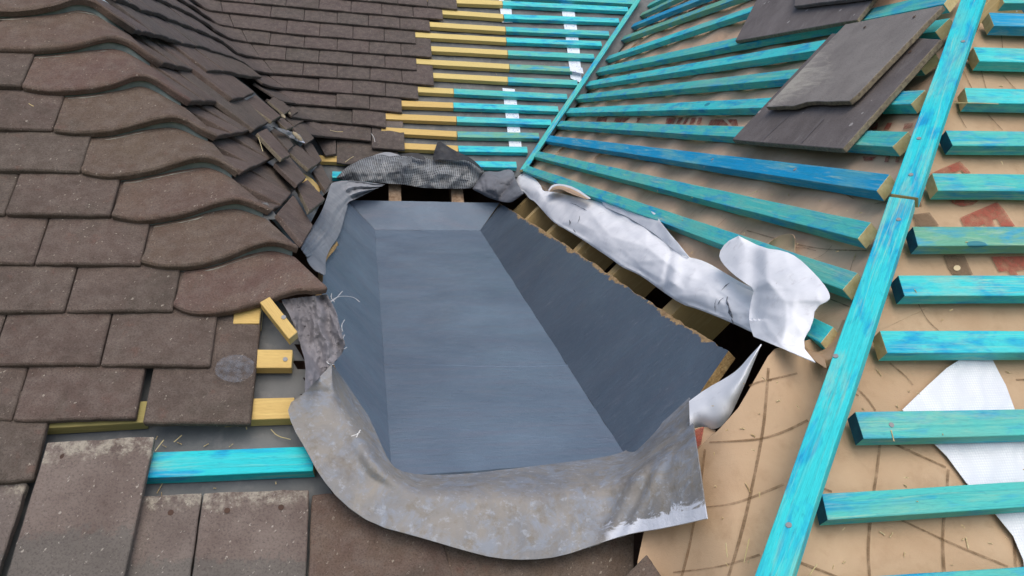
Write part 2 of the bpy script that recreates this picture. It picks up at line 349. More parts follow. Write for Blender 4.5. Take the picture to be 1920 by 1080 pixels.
def mat_lead():
    t = NT('weathered_lead', .62, .35); t.b.inputs['Metallic'].default_value = .05; v = t.mapping(shift=False)
    n1 = t.noise(v, 7, 6, .65, .8); n2 = t.noise(v, 26, 6, .7, .8); n3 = t.noise(v, 90, 4, .7)
    sx = t.n('ShaderNodeSeparateXYZ'); t.l(t.mapping(src='UV', shift=False), sx.inputs[0])
    base = t.mix(t.ramp(n1, [(.35, 0.0), (.62, 1.0)]), lin(116, 120, 126), lin(142, 138, 132))
    base = t.mix(t.ramp(n2, [(.48, 0.0), (.62, .65)]), base, lin(136, 146, 160))
    base = t.mix(t.ramp(n3, [(.56, 0.0), (.68, .5)]), base, lin(168, 176, 186)); base = t.mix(t.ramp(t.noise(v, 40, 5, .7), [(.54, 0.0), (.66, .6)]), base, lin(122, 114, 100)); base = t.mix(t.ramp(t.noise(t.mapping((5, 1.2, 1), (0, 0, .35), shift=False), 9, 5, .7, .5), [(.56, 0.0), (.68, .45)]), base, lin(150, 144, 132))
    base = t.mix(t.ramp(t.noise(v, 13, 5, .7), [(.56, 0.0), (.7, .6)]), base, lin(104, 100, 98))
    # bright clean strip near the cut corner
    reg = t.math('MULTIPLY', t.ramp(t.math('ADD', sx.outputs[0], t.math('MULTIPLY', n2, .05)), [(.83, 0.0), (.85, 1.0)]), t.ramp(t.math('ADD', sx.outputs[1], t.math('MULTIPLY', t.math('SUBTRACT', n2, .5), .5)), [(.84, 0.0), (.87, 1.0)]))
    base = t.mix(t.math('MULTIPLY', reg, .85), base, lin(214, 220, 232))
    t.bump(t.math('ADD', n1, t.math('ADD', t.math('MULTIPLY', n2, .6), t.math('MULTIPLY', n3, .15))), .6, .006); return t.col(base)
LEAD = mat_lead()
def mat_tape():
    t = NT('printed_tape', .5, .4); v = t.mapping((1, 1, 1)); n = t.noise(v, 60, 3, .7, 1.5)
    return t.col(t.mix(t.ramp(n, [(.56, 0.0), (.62, .55)]), lin(222, 230, 240), lin(90, 130, 190)))
TAPE = mat_tape()
def mat_print(name, c, a0, a1):
    t = NT(name, .85, .15); n_ = t.noise(t.mapping(shift=False), 45, 5, .75); t.l(t.ramp(n_, [(.3, a0), (.6, a1)]), t.b.inputs['Alpha']); return t.col(c)
RED = mat_print('red_print', lin(168, 92, 78), .2, .8)
REDD = mat_print('dusty_red_print', lin(146, 72, 62), .2, .75)
GREYP = mat_print('grey_print', lin(128, 108, 88), .4, .85)
LINEP = mat_print('brown_print', lin(116, 92, 66), .1, .6)
SMUDGE = mat_plain('black_smudge', lin(60, 66, 76), lin(150, 156, 166), 90, .8, .1)
THREAD = mat_plain('white_thread', lin(205, 206, 206), lin(225, 225, 225), 30, .7, .1)
PALELINE = mat_plain('pale_print', lin(214, 196, 160), lin(214, 196, 160), 30, .8, .1)

ORD = 'first second third fourth fifth sixth seventh eighth ninth tenth eleventh twelfth thirteenth fourteenth fifteenth sixteenth seventeenth eighteenth nineteenth twentieth'.split()

# ---------------------------------------------------------------- tiles laid in courses
def course_tile(name, line, x0, x1, mats, Lt=.2, th=.012, lift=.030, drop=.024, seg=6, planes='FLB', gap=.6, seed=0, label='', group='', bevel=.0022, jit=.003, cat='roof tile', side=0):
    a, b = at_x(line, x0 + gap), at_x(line, x1 - gap)
    mid = [p for p in line if x0 + gap < p[0] < x1 - gap]
    pts = resample([a] + mid + [b], seg + 1)
    dl = random.uniform(-jit, jit) * .5; sk = random.uniform(-jit, jit) * .5
    top, nrm = [], []
    for i, (x, y) in enumerate(pts):
        P, n, u, wl, wb = surf(x, y, lift, planes)
        tt = i / seg; sc_ = min(1.6, S / max(.3, u.z)); f0 = field(P, planes)[0] if planes != 'L' else 0
        row, rn = [], []
        cam_ = .002 * math.sin(math.pi * tt)
        for s in (0, .004, .03, .07, .12, 1.0):
            q = s if s < 1 else Lt
            h = th + cam_ + dl + sk * (tt - .5) - drop * q / Lt - (.0015 if s == 0 else 0) + .0009 * nz(P + u * q, 30, seed)
            Q = P + u * q * sc_
            if planes != 'L' and q > .01 and 0 < wb < 1 or planes == 'FLB' and 0 < wl < 1:
                for _ in range(3): gg = grad(Q, planes); Q = Q - gg * (field(Q, planes)[0] - f0)
            row.append(Q + n * h + u * (.0016 * nz(P, 60, seed) if s < .01 else 0)); rn.append(n)
        top.append(row); nrm.append(rn)
    o = slab(name, top, th, mats, normals=nrm, bevel=bevel, side=side)
    setup(o, label, cat, group)
    return o

# far (back) slope: measured lower edges of each course, right end, joints
Bc = [
 ([(430, -22), (628, -1), (718, 7), (858, 20)], [858, 802, 746, 688, 630, 572, 514]),
 ([(368, -14), (400, 0), (417, 3), (560, 16.5), (690, 28), (831, 39)], [831, 775, 716, 658, 598, 536, 477, 417, 372]),
 ([(345, -10), (354, 0), (373, 11), (391, 22), (416, 24.5), (560, 40), (807, 61)], [807, 750, 691, 632, 570, 507, 417, 380, 348]),
 ([(322, -8), (331, 0), (361, 16), (386, 33), (411, 49), (437, 53), (560, 68), (780, 84)], [780, 720.5, 661.5, 599, 536.5, 438, 402, 375, 350, 325]),
 ([(272, -8), (290, 0), (320, 13), (345, 24), (376, 41), (394, 52), (406, 63), (433, 77), (462, 81), (505, 86), (560, 91), (690, 102), (810, 110)], [810, 752, 692, 632, 570, 505.5, 463, 424, 398, 372, 346, 322, 298, 276]),
 ([(213, 3), (247, 17), (260, 24), (288, 30), (315, 41), (354, 54), (395, 71), (414, 80), (425, 88), (441, 101), (461, 108.5), (487, 111), (590, 119), (782, 134)], [782, 722, 661, 597.5, 535, 487, 446, 420, 392, 364, 336, 309, 284, 260, 236, 215]),
 ([(247, 63), (260, 65), (291, 72), (342, 87), (376, 93), (430, 109), (455, 120), (472, 134), (493, 139), (512, 140), (690, 152), (814, 163)], [814, 754, 694, 632, 567.5, 512.5, 474, 448, 419, 392, 364, 338, 311, 286, 262, 247]),
 ([(487, 158), (500, 164), (512, 167), (531, 168), (690, 180), (785, 188)], [785, 723, 661, 597, 532, 490]),
 ([(520, 190), (535, 195), (555, 197), (690, 207), (754, 214)], [754, 693, 630, 555, 522]),
 ([(545, 222), (565, 227), (585, 228), (690, 237), (724, 242)], [724, 660, 585, 547]),
 ([(570, 254), (587, 258), (610, 259), (696, 267)], [696, 608, 572]),
]
L_course = {5: 'first', 6: 'second'}
for ci, (line, js) in enumerate(Bc):
    for k in range(len(js) - 1):
        x1, x0 = js[k], js[k + 1]
        mx = (x0 + x1) / 2; my = at_x(line, mx)[1]
        far = surf(mx, my)[4] > .5
        lab = f'dark brown tile, {ORD[k]} from the right in the {ORD[ci]} course down of the far slope'
        course_tile('plain_tile', line, x0, x1, [TILE_B], Lt=(.17 if far else .2) if k < len(js) - 3 or ci < 4 else .11, gap=.35 if far else .25, planes='LB', seg=5, seed=ci * 31 + k, label=lab, group='brown tiles of the far slope and its swept valley', bevel=.002)
# recessed tiles showing where the course above stops short, and the low last tiles
def quad_tile(name, q, pl, lh, lt, th, mats, label, group, seed=0, side=0, nu=8, nv=10, rough=.0012, camber=.0, cat='roof tile', bevel=.002, notch=None):
    """q = head-left, head-right, tail-right, tail-left in the photo; laid on plane pl"""
    HL, HR, TR, TL = q; top = []
    f = (lambda x, y, l: surf(x, y, l)[0]) if pl == 'S' else (lambda x, y, l: un(pl, x, y, l))
    a, b, c, d = f(*TL, lt), f(*TR, lt), f(*HL, lh), f(*HR, lh)
    n0 = (b - a).cross(c - a).normalized()
    if n0.dot(-a) < 0: n0 = -n0
    up = ((c + d) / 2 - (a + b) / 2).normalized()
    for i in range(nu + 1):
        row = []; u = i / nu
        for j in range(nv + 1):
            v = j / nv
            P = a.lerp(b, u).lerp(c.lerp(d, u), v)
            P = P + n0 * (camber * math.sin(math.pi * u) + rough * nz(P, 28, seed) + .5 * rough * nz(P, 90, seed))
            e = .0022 * nz(P, 70, seed + 3) + .0012 * nz(P, 220, seed)
            if j == 0 and notch: e += notch * (1 if u > .42 else 0)
            if j == 0: P = P + up * e
            if j == nv: P = P - up * abs(e)
            if i == 0: P = P + (b - a).normalized() * abs(e) * .6
            if i == nu: P = P - (b - a).normalized() * abs(e) * .6
            row.append(P)
        top.append(row)
    o = slab(name, top, th, mats, side=side, bevel=bevel)
    setup(o, label, cat, group); return o
GB = 'brown tiles of the far slope and its swept valley'
quad_tile('plain_tile', ((778, 55), (806, 58), (807, 92), (779, 90)), 'B', .012, .020, .01, [TILE_O], 'bare tile head showing below the third course at the yellow battens', GB, 1)
quad_tile('plain_tile', ((781, 104), (811, 107), (812, 142), (781, 139)), 'B', .012, .020, .01, [TILE_O], 'bare tile head showing below the fifth course at the yellow battens', GB, 2)
quad_tile('plain_tile', ((722, 209), (755, 212), (757, 256), (722, 254)), 'B', .012, .020, .01, [TILE_O], 'bare tile head showing below the ninth course at the yellow battens', GB, 3)
quad_tile('plain_tile', ((697, 236), (758, 242), (759, 281), (697, 276)), 'B', .022, .045, .012, [TILE_B], 'brown tile at the foot of the far slope, touching the yellow battens', GB, 4)
quad_tile('plain_tile', ((631, 255), (745, 262), (748, 315), (631, 305)), 'B', .012, .032, .012, [TILE_B], 'lowest far slope tile, partly under the black sheet', GB, 5)
quad_tile('plain_tile', ((586, 250), (630, 256), (630, 288), (610, 291)), 'B', .02, .05, .012, [TILE_B], 'lowest far slope tile, beside the broken valley tiles', GB, 6)

# side slope courses between the bonnets and the broken valley edge
GL = 'tiles of the side slope running from bonnets to valley'
Lc = [
 ([(301, 125), (354, 137), (414, 139), (465, 149), (487, 149)], [301, 327, 354, 384, 414, 441, 465, 487]),
 ([(352, 197), (400, 197), (430, 193), (451, 189), (472, 179)], [352, 378, 403, 429, 451, 472]),
 ([(402, 262), (420, 259), (443, 257), (470.5, 249.5), (505, 231)], [402, 427, 448, 470.5, 488, 505]),
 ([(447, 331), (470.5, 319), (499, 306), (521, 294)], [447, 471, 497, 521]),
 ([(503, 402), (516, 396), (545, 364), (556, 350)], [503, 518, 538, 556]),
]
for ci, (line, js) in enumerate(Lc):
    for k in range(len(js) - 1):
        course_tile('plain_tile', line, js[k], js[k + 1], [TILE], Lt=.2 if k > 2 else (.105 + .03 * k if ci < 2 else .04 + .03 * k), th=.014, lift=.03 if k > 2 else .016, drop=.026 if k > 2 else .022, seg=4, planes='L', gap=.15, jit=.004, seed=200 + ci * 17 + k,
                    label=f'brown side slope tile, {ORD[k]} out from the {ORD[ci + 2]} bonnet tile down', group=GL)
br = [
 (((458, 189), (479, 178), (527, 217), (510, 227)), .03, .055, 'loose tile lifted over a dark gap at the top of the broken valley edge'),
 (((503, 189), (517, 178), (546, 204), (533, 214)), .03, .05, 'broken valley tile with pale left edge, lying on the far slope tiles'),
 (((533, 206), (550, 199), (559, 209), (547, 217)), .03, .045, 'stubby cut tile end resting on the far slope beside the valley'),
 (((519, 226), (529, 220), (551, 237), (538, 242)), .04, .055, 'narrow cut tile with cement on its edge in the middle of the valley'),
 (((528, 217), (540, 208), (570, 226), (552, 236)), .02, .035, 'cut tile end just right of the cemented narrow piece in the valley'),
 (((548, 237), (564, 231), (589, 259), (573, 270)), .03, .05, 'cut valley tile pointing at the lowest far slope tiles'),
 (((482, 249), (500, 240), (545, 290), (529, 298)), .04, .06, 'long cut tile with pale broken left edge in the lower valley'),
 (((508, 244), (523, 236), (551, 272), (541, 281)), .03, .045, 'narrow brown tile tucked behind the long pale edged one'),
 (((541, 284), (558, 269), (596, 307), (579, 317)), .035, .055, 'cut tile with a pale lower edge over a black gap'),
 (((567, 271), (584, 267), (604, 300), (593, 309)), .03, .045, 'cut valley tile left of the short yellow batten end'),
 (((586, 321), (600, 305), (621, 342), (611, 358)), .03, .05, 'last valley tile above the rolled grey underlay'),
 (((514, 306), (537, 286), (575, 332), (557, 347)), .035, .055, 'brown cut tile above the tile that overhangs the grey tray'),
 (((556, 348), (577, 336), (610, 373), (580, 396)), .035, .06, 'wide tile overhanging the rolled grey underlay near the tray'),
 (((520, 400), (550, 364), (587, 422), (567, 458)), .03, .045, 'brown tile beneath the wide overhanging one, by the seventh bonnet'),
]
for i, (q, a, b, lab) in enumerate(br):
    quad_tile('plain_tile', q, 'S', a, b, .010, [TILE, CHIP], lab, 'cut and broken tiles along the valley edge', 40 + i, side=1 if i in (0, 1, 3, 6, 8, 12) else 0, bevel=.0015)
# cement crumbs and the rumpled valley lead between the broken tiles
def cloth(name, A, B, nu, nv, pos, mat, th=.0012, parent=None, mats=None, smooth=1, **kw):
    if smooth: A, B = smooth_poly(A, smooth), smooth_poly(B, smooth)
    a, b = resample(A, nu), resample(B, nu); top = []
    for i in range(nu):
        row = []
        for j in range(nv):
            u, v = i / (nu - 1), j / (nv - 1)
            x, y = a[i][0] * (1 - v) + b[i][0] * v, a[i][1] * (1 - v) + b[i][1] * v
            row.append(pos(x, y, u, v))
        top.append(row)
    return slab(name, top, th, mats or [mat], parent, **kw)
o = cloth('valley_lead', [(505, 236), (525, 240), (545, 246), (562, 252)], [(520, 243), (535, 251), (552, 262), (572, 268)], 14, 6,
          lambda x, y, u, v: surf(x, y, .052 + .008 * nz((x, y), .12))[0], LEAD, .002)
setup(o, 'crumpled scrap of grey lead poking out between the broken valley tiles', 'lead scrap')
def lump(name, x, y, rx, ry, pl, lift, mat, label, cat, seed=0, ang=0):
    c = surf(x, y, lift)[0] if pl == 'S' else un(pl, x, y, lift); n = N['B' if pl == 'S' else pl]; e1 = U['B' if pl == 'S' else pl]; e2 = n.cross(e1)
    e1, e2 = e1 * math.cos(ang) + e2 * math.sin(ang), e2 * math.cos(ang) - e1 * math.sin(ang)
    V, Fc = [], []; A, R_ = 10, 5
    for j in range(R_ + 1):
        ph = math.pi * j / R_
        for i in range(A):
            th = 2 * math.pi * i / A; r = 1 + .35 * nz((math.cos(th) * 2, math.sin(th) * 2, j), 1, seed)
            V.append(c + e2 * rx * r * math.sin(ph) * math.cos(th) + e1 * ry * r * math.sin(ph) * math.sin(th) + n * min(rx, ry) * .6 * math.cos(ph))
    for j in range(R_):
        for i in range(A): Fc.append((j * A + i, j * A + (i + 1) % A, (j + 1) * A + (i + 1) % A, (j + 1) * A + i))
    return setup(mesh_obj(name, V, Fc, [mat]), label, cat)
lump('mortar_crumb', 531, 218, .006, .011, 'S', .062, MORTARP, 'pale mortar crumb on the cut tiles in the mid valley', 'mortar', 3, .6)
lump('mortar_crumb', 558, 256, .007, .024, 'S', .058, MORTARP, 'long lump of mortar beside the lead scrap in the valley', 'mortar', 5, .7)
lump('mortar_crumb', 543, 212, .005, .008, 'S', .06, MORTARP, 'small pale mortar crumb right of the stubby cut tile end', 'mortar', 9, .3)

# bonnet (hip) tiles
bon = [
 ([(-160, 30), (0, 31), (67, 28), (110, 18), (133, 9), (150, 6), (180, 14), (200, 32), (247, 63)], None),
 ([(-150, 100), (0, 102), (67, 103), (133, 97), (177, 85), (207, 78), (233, 83), (257, 100), (297, 128)], 7),
 ([(45, 172), (70, 177), (100, 180), (160, 177), (213, 167), (247, 153), (267, 149), (290, 158), (320, 180), (352, 199)], 60),
 ([(104, 253), (125, 257), (150, 258), (213, 255), (273, 237), (320, 226), (347, 233), (373, 251), (402, 264)], 118),
 ([(156, 331), (185, 338), (213, 340), (283, 330), (343, 310), (383, 301), (410, 310), (443, 332)], 167),
 ([(212, 413), (245, 420), (283, 421), (353, 408), (400, 390), (440, 380), (467, 387), (503, 404)], 225),
 ([(267, 498), (290, 505), (317, 508), (367, 506), (427, 490), (477, 467), (510, 460), (533, 465), (557, 475)], 283),
 ([(327, 580), (345, 590), (367, 596), (417, 594), (483, 578), (533, 558), (567, 550), (592, 553), (613, 549)], 342),
]
bonP = []
LIME = mat_plain('lime_bloom', lin(150, 150, 140), lin(104, 98, 88), 55, .95, .4)
NB = 40
for k, (line, xs) in enumerate(bon):
    ln = smooth_poly(line, 2); xc = min(ln, key=lambda p: p[1] if p[0] > (line[0][0] + line[-1][0]) / 2 else 1e9)[0]
    pts = resample(ln, NB); P = []
    for (x, y) in pts:
        hump = math.exp(-((x - xc) / 55) ** 2)
        p, n, u, wl, wb = surf(x, y, .032 + .010 * hump, 'FL')
        P.append((p, n, u, hump, x, y))
    bonP.append(P)
def interp_P(P, t):
    t = max(0, min(.9999, t)) * (len(P) - 1); i = int(t); f = t - i
    return P[i][0].lerp(P[i + 1][0], f), P[i][1].lerp(P[i + 1][1], f).normalized(), P[i][2].lerp(P[i + 1][2], f).normalized(), P[i][3] * (1 - f) + P[i + 1][3] * f
for k, P in enumerate(bonP):
    top, nrm = [], []; thb = .0125
    prev = bonP[k - 1] if k else None
    a = 0
    if prev:
        xs = bon[k][1]; a = next((i for i, q in enumerate(prev) if q[4] >= xs), 0) / (NB - 1)
    for i in range(NB):
        t = i / (NB - 1); p, n, u, hp = P[i][0], P[i][1], P[i][2], P[i][3]
        if prev:
            q, qn, qu, qh = interp_P(prev, a + (1 - a) * t)
            head = q - qn * (.004 + .011 * qh)
        else: head = p + u * .13 - n * .01; qn = n
        row, rn = [], []
        for s in (0, .035, .08, .13, .16, .22, .35, .5, .65, .8, .92, 1.0, 1.12, 1.3):
            base = (p + n * thb).lerp(head, s)
            lip = .0022 * math.exp(-((s - .08) / .07) ** 2) if s > 0 else -.002
            w = .001 * nz(base, 26, k) + (.0012 * nz(base, 120, k) if s < .2 else 0)
            sh = -.012 * max(0, s - 1) / .3
            row.append(base + n.lerp(qn, min(1, s)) * (lip + w + sh)); rn.append(n.lerp(qn, min(1, s)).normalized())
        top.append(row); nrm.append(rn)
    o = slab('bonnet_tile', top, thb, [TILE_H], normals=nrm, bevel=.003)
    setup(o, ['curved bonnet tile, topmost on the hip and cut by the frame', 'curved bonnet tile, second from the top of the hip', 'curved bonnet tile, third from the top of the hip', 'curved bonnet tile, fourth from the top of the hip',
              'curved bonnet tile, fifth from the top of the hip', 'curved bonnet tile, third from the foot of the hip', 'curved bonnet tile, second from the foot of the hip',
              'lowest curved bonnet tile, overhanging the yellow offcut and the tray'][k], 'bonnet tile', 'curved bonnet tiles up the hip')
    if k < len(bonP) - 1:
        st = []
        for i in range(4, NB - 1):
            p, n, u, hp = P[i][:4]
            g = .006 + .0135 * hp
            pp = p + u * .005
            st.append([pp - n * .001 + u * .001, pp - n * g * .5 - u * .002 * hp, pp - n * g - u * .003])
        slab('mortar', st, .004, [MORTAR], o, smooth=True)
        # pale lime line where the mortar meets the next tile
        st = []
        for i in range(10, NB - 5):
            p, n, u, hp = P[i][:4]; g = .0045 + .0115 * hp
            pp = p - n * (g - .0015) - u * .0045
            st.append([pp, pp - u * (.0018 + .0018 * nz(pp, 60, k))])
        slab('lime_stain', st, .001, [LIME], o)

# ordinary tiles of the front slope: lower edge, joints (right to left)
GF = 'brown tiles of the near front slope'
Fc_ = [
 ([(-300, 168), (0, 170), (45, 172)], [45, -152, -350]),
 ([(-300, 247), (0, 250), (103, 252)], [102, -98, -300]),
 ([(-300, 325), (0, 328), (156, 331)], [155, -45, -245]),
 ([(-300, 407), (0, 410), (212, 413)], [211, 13, -187]),
 ([(-300, 500), (0, 502), (268, 504)], [267, 68, -134]),
 ([(-300, 592), (0, 592), (327, 590)], [327, 125, -78]),
 ([(-300, 690), (187, 691), (397, 695)], [397, 191, -14, -220]),
 ([(-300, 795), (23, 793), (33, 797), (258, 790), (272, 801), (472, 801)], [472, 264, 28, -180]),
 ([(-300, 912), (0, 911), (68, 904)], [68, -150]),
]
for ci, (line, js) in enumerate(Fc_):
    for k in range(len(js) - 1):
        x1, x0 = js[k], js[k + 1]; gap = 1.2; Lt = .215; lf = .030; dr = .024
        if ci == 7 and k == 0: x0 = 270; Lt = .215
        if ci == 7 and k == 1: x1 = 258
        if ci == 8: line = [(-300, 912), (0, 911), (68, 904)]; Lt = .14; dr = .01
        o = course_tile('plain_tile', line, x0, x1, [TILE], Lt=Lt, lift=lf, drop=dr, seg=10, planes='F', gap=gap, th=.013, seed=500 + ci * 13 + k,
                    label=f'brown tile {"beside the bonnets" if k == 0 and ci < 7 else "of the front slope"}, {ORD[k]} from the right in the {ORD[ci]} plain course down', group=GF, bevel=.0028)
        if ci == 7 and k == 0:
            c0 = un('F', 441, 690, .0438); V = [c0 + Vector((1, 0, 0)) * .028 * math.cos(a * .3927) * (1 + .12 * nz((a, 1), .7)) + U['F'] * .024 * math.sin(a * .3927) * (1 + .15 * nz((a, 7), .7)) - N['F'] * 0 for a in range(16)]
            ts = NT('blue_grey_stain', .85, .2); sn = ts.noise(ts.mapping(shift=False), 90, 5, .7)
            ts.l(ts.ramp(sn, [(.35, .05), (.65, .5)]), ts.b.inputs['Alpha']); t_ = ts.col(lin(124, 130, 140))
            V2 = [v + N['F'] * .0 for v in V]; mesh_obj('stain', V2 + [v - N['F'] * .001 for v in V2], [tuple(range(16))], [t_], o)
# longer tiles lying with heads exposed at the foot of the slope
def with_holes(o, holes, pl, lift):
    for (x, y) in holes:
        c = un(pl, x, y, lift); n = N[pl]; e1 = Vector((1, 0, 0)); e2 = n.cross(e1)
        V = [c + e1 * .0042 * math.cos(a * .7854) + e2 * .0042 * math.sin(a * .7854) for a in range(8)] + [c + n * .0004]
        mesh_obj('nail_hole', V, [(a, (a + 1) % 8, 8) for a in range(8)], [DARK], o)
GT = 'long tiles with bare heads at the foot of the front slope'
o = quad_tile('plain_tile', ((88, 829), (291, 817), (218, 1150), (-16, 1165)), 'F', .046, .050, .014, [TILE_O], 'large tile with a pale dusty head, left of the cyan batten', GT, 60, camber=.002); with_holes(o, [(228, 848), (118, 856)], 'F', .0475)
o = quad_tile('plain_tile', ((-170, 838), (52, 905), (-32, 1160), (-250, 1160)), 'F', .030, .036, .014, [TILE_O], 'grey brown tile cut off by the bottom left corner of the photo', GT, 61)
o = quad_tile('plain_tile', ((262, 930), (379, 924), (345, 1160), (215, 1165)), 'F', .026, .030, .014, [TILE_O], 'narrow showing tile with one nail hole, under the large dusty tile', GT, 62, camber=.001); with_holes(o, [(320, 961)], 'F', .0285)
o = quad_tile('plain_tile', ((381, 923), (580, 917), (571, 1165), (347, 1165)), 'F', .026, .030, .014, [TILE_O], 'pale pitted tile with two nail holes, between two darker tiles', GT, 63, camber=.002); with_holes(o, [(426, 957), (527, 951)], 'F', .0295)
o = quad_tile('plain_tile', ((584, 926), (800, 915), (876, 1165), (574, 1165)), 'F', .018, .030, .014, [TILE_H], 'reddish brown tile under the left end of the lead apron', GT, 64, camber=.001)
o = quad_tile('plain_tile', ((800, 990), (1190, 985), (1188, 1165), (878, 1165)), 'F', .018, .030, .014, [TILE_H], 'reddish brown tile under the right half of the lead apron', GT, 65, camber=.001)
o = quad_tile('plain_tile', ((1130, 1120), (1213, 1038), (1262, 1110), (1180, 1180)), 'F', .11, .12, .014, [TILE_H, CHIP], 'loose tile corner rising at the bottom edge beside the brown membrane', 'tile offcuts', 66, side=1)

# ---------------------------------------------------------------- battens
def batten(q, pl, label, group, color, mat, ends=(None, None), th=.025, lift=.026, width=.038, nails=(), d=None, name='batten', bend=0.0, cat='batten'):
    """q = upper-left, upper-right[, lower-right[, lower-left]] of the top face in the photo"""
    n = N[pl] if isinstance(pl, str) else pl[0]
    f = (lambda x, y: un(pl, x, y, lift)) if isinstance(pl, str) else (lambda x, y: ray(x, y) * ((pl[1] + lift) / n.dot(ray(x, y))))
    A, B = f(*q[0]), f(*q[1]); ax = (B - A).normalized(); dn = n.cross(ax).normalized()
    if isinstance(pl, str) and dn.dot(U[pl]) > 0: dn = -dn
    if not isinstance(pl, str) and f(*q[2]).__sub__(B).dot(dn) < 0: dn = -dn
    cR, cL, w = 0, 0, width
    if len(q) > 2 and q[2]:
        v = f(*q[2]) - B; w = v.dot(dn); cR = v.dot(ax)
    if len(q) > 3 and q[3]:
        v = f(*q[3]) - A; w = (w + v.dot(dn)) / 2 if q[2] else v.dot(dn); cL = v.dot(ax)
    L = (B - A).length; seg = max(2, int(L / .06)); fr = Matrix((( ax.x, dn.x, n.x, A.x), (ax.y, dn.y, n.y, A.y), (ax.z, dn.z, n.z, A.z), (0, 0, 0, 1)))
    flip = fr.to_3x3().determinant() < 0
    if flip: fr = Matrix((( ax.x, -dn.x, n.x, A.x), (ax.y, -dn.y, n.y, A.y), (ax.z, -dn.z, n.z, A.z), (0, 0, 0, 1)))
    V, F, FM = [], [], []; sd = A.x * 13 + A.y * 7
    for i in range(seg + 1):
        t = i / seg
        for (e, yy, zz) in ((0, 0, 0), (1, w, 0), (1, w, -th), (0, 0, -th)):
            x0, x1 = cL * e, L + cR * e
            x = x0 + (x1 - x0) * t
            wob = .0012 * nz((x * 6, yy * 20, zz * 20), 1, sd) + bend * math.sin(math.pi * t)
            rg = .0015 * nz((yy * 300, zz * 300, i), 1, sd) if i in (0, seg) else 0
            V.append(A + ax * (x + rg) + dn * (yy + wob) + n * (zz + .0006 * nz((x * 9, yy * 9, 3), 1, sd)))
    for i in range(seg):
        b = i * 4
        for k in range(4):
            k2 = (k + 1) % 4; F.append((b + k, b + k2, b + 4 + k2, b + 4 + k)); FM.append(0)
    F.append((3, 2, 1, 0)); FM.append(1); b = seg * 4; F.append((b, b + 1, b + 2, b + 3)); FM.append(2)
    if flip is False: pass
    eL, eR = ends
    o = mesh_obj(name, V, F, [mat, eL or PINE, eR or PINE], frame=fr, fmat=FM, bevel=.0014, color=color[:3], smooth=False)
    me = o.data; import bmesh
    bm = bmesh.new(); bm.from_mesh(me); bmesh.ops.recalc_face_normals(bm, faces=bm.faces); bm.to_mesh(me); bm.free()
    setup(o, label, cat, group)
    for (x, y) in nails:
        c = f(x, y) + n * .0012; e1, e2 = ax, dn; r = .0038
        VV = [c + e1 * r * math.cos(a * .7854) + e2 * r * math.sin(a * .7854) for a in range(8)]; VV += [v - n * .003 for v in VV]
        mesh_obj('nail', VV, [tuple(range(8))] + [(a, (a + 1) % 8, 8 + (a + 1) % 8, 8 + a) for a in range(8)], [NAILM], o, smooth=False)
    return o
CY, TL_, BLU, GRN = lin(66, 206, 210), lin(78, 190, 184), lin(8, 150, 200), lin(108, 172, 146)
YE, YO = lin(208, 188, 122), lin(206, 176, 110)
# back slope: each line is yellow old batten + new teal batten
Bb = [
 ((700, -20), (945, -14), (1195, 0), TL_), ((770, -6), (942, 1), (1177, 13), CY), ((815, 17), (944, 26), (1160, 34), CY), ((790, 40), (948, 50), (1141, 58), TL_),
 ((775, 60), (949, 70), (1127, 77), CY), ((770, 84), (952, 94), (1113, 101), TL_), ((770, 109), (955, 120), (1072, 125), GRN), ((775, 134), (952, 144), (1082, 150), TL_),
 ((740, 160), (851, 166), (1063, 176), TL_), ((715, 187), (850, 192), (1046, 199), CY), ((715, 212), (856, 218), (1033, 224), CY), ((715, 238), (857, 246), (1010, 249), GRN), ((700, 265), (859, 273), (988, 275), CY)]
for i, (a, b, c, col) in enumerate(Bb):
    if i > 0:
        batten((a, (b[0] - .6, b[1])), 'B', f'yellow batten on the far slope, {ORD[i - 1]} down from the top', 'yellow old battens on the far slope', YE if i < 9 else YO, YELL)
    batten((b, c), 'B', f'teal batten on the far slope, {ORD[i]} down, left of the valley board', 'teal battens on the far slope', col, TEAL)
batten(((690, 298), (968, 303)), 'B', 'lowest full teal batten of the far slope, above the crumpled grey cloth', 'teal battens on the far slope', CY, TEAL)
batten(((623, 321), (700, 324)), 'B', 'teal batten end peeping out left of the black sheet', 'teal battens on the far slope', CY, TEAL)
batten(((560, 289), (650, 293)), 'B', 'short yellow batten end under the lowest far tiles', 'yellow old battens on the far slope', YO, YELL)
batten(((585, 335), (604, 355), (598, 361)), 'L', 'tiny yellow timber tip in the gap above the rolled grey underlay', 'yellow old battens on the far slope', YO, YELL, lift=.03)
# valley board between back slope and right slope
batten(((975, 318), (1199, -12), (1207, -12), (989, 318)), 'B', 'long narrow teal board laid up the valley', None, TL_, TEAL, lift=.05, name='valley_board', th=.018, cat='board')
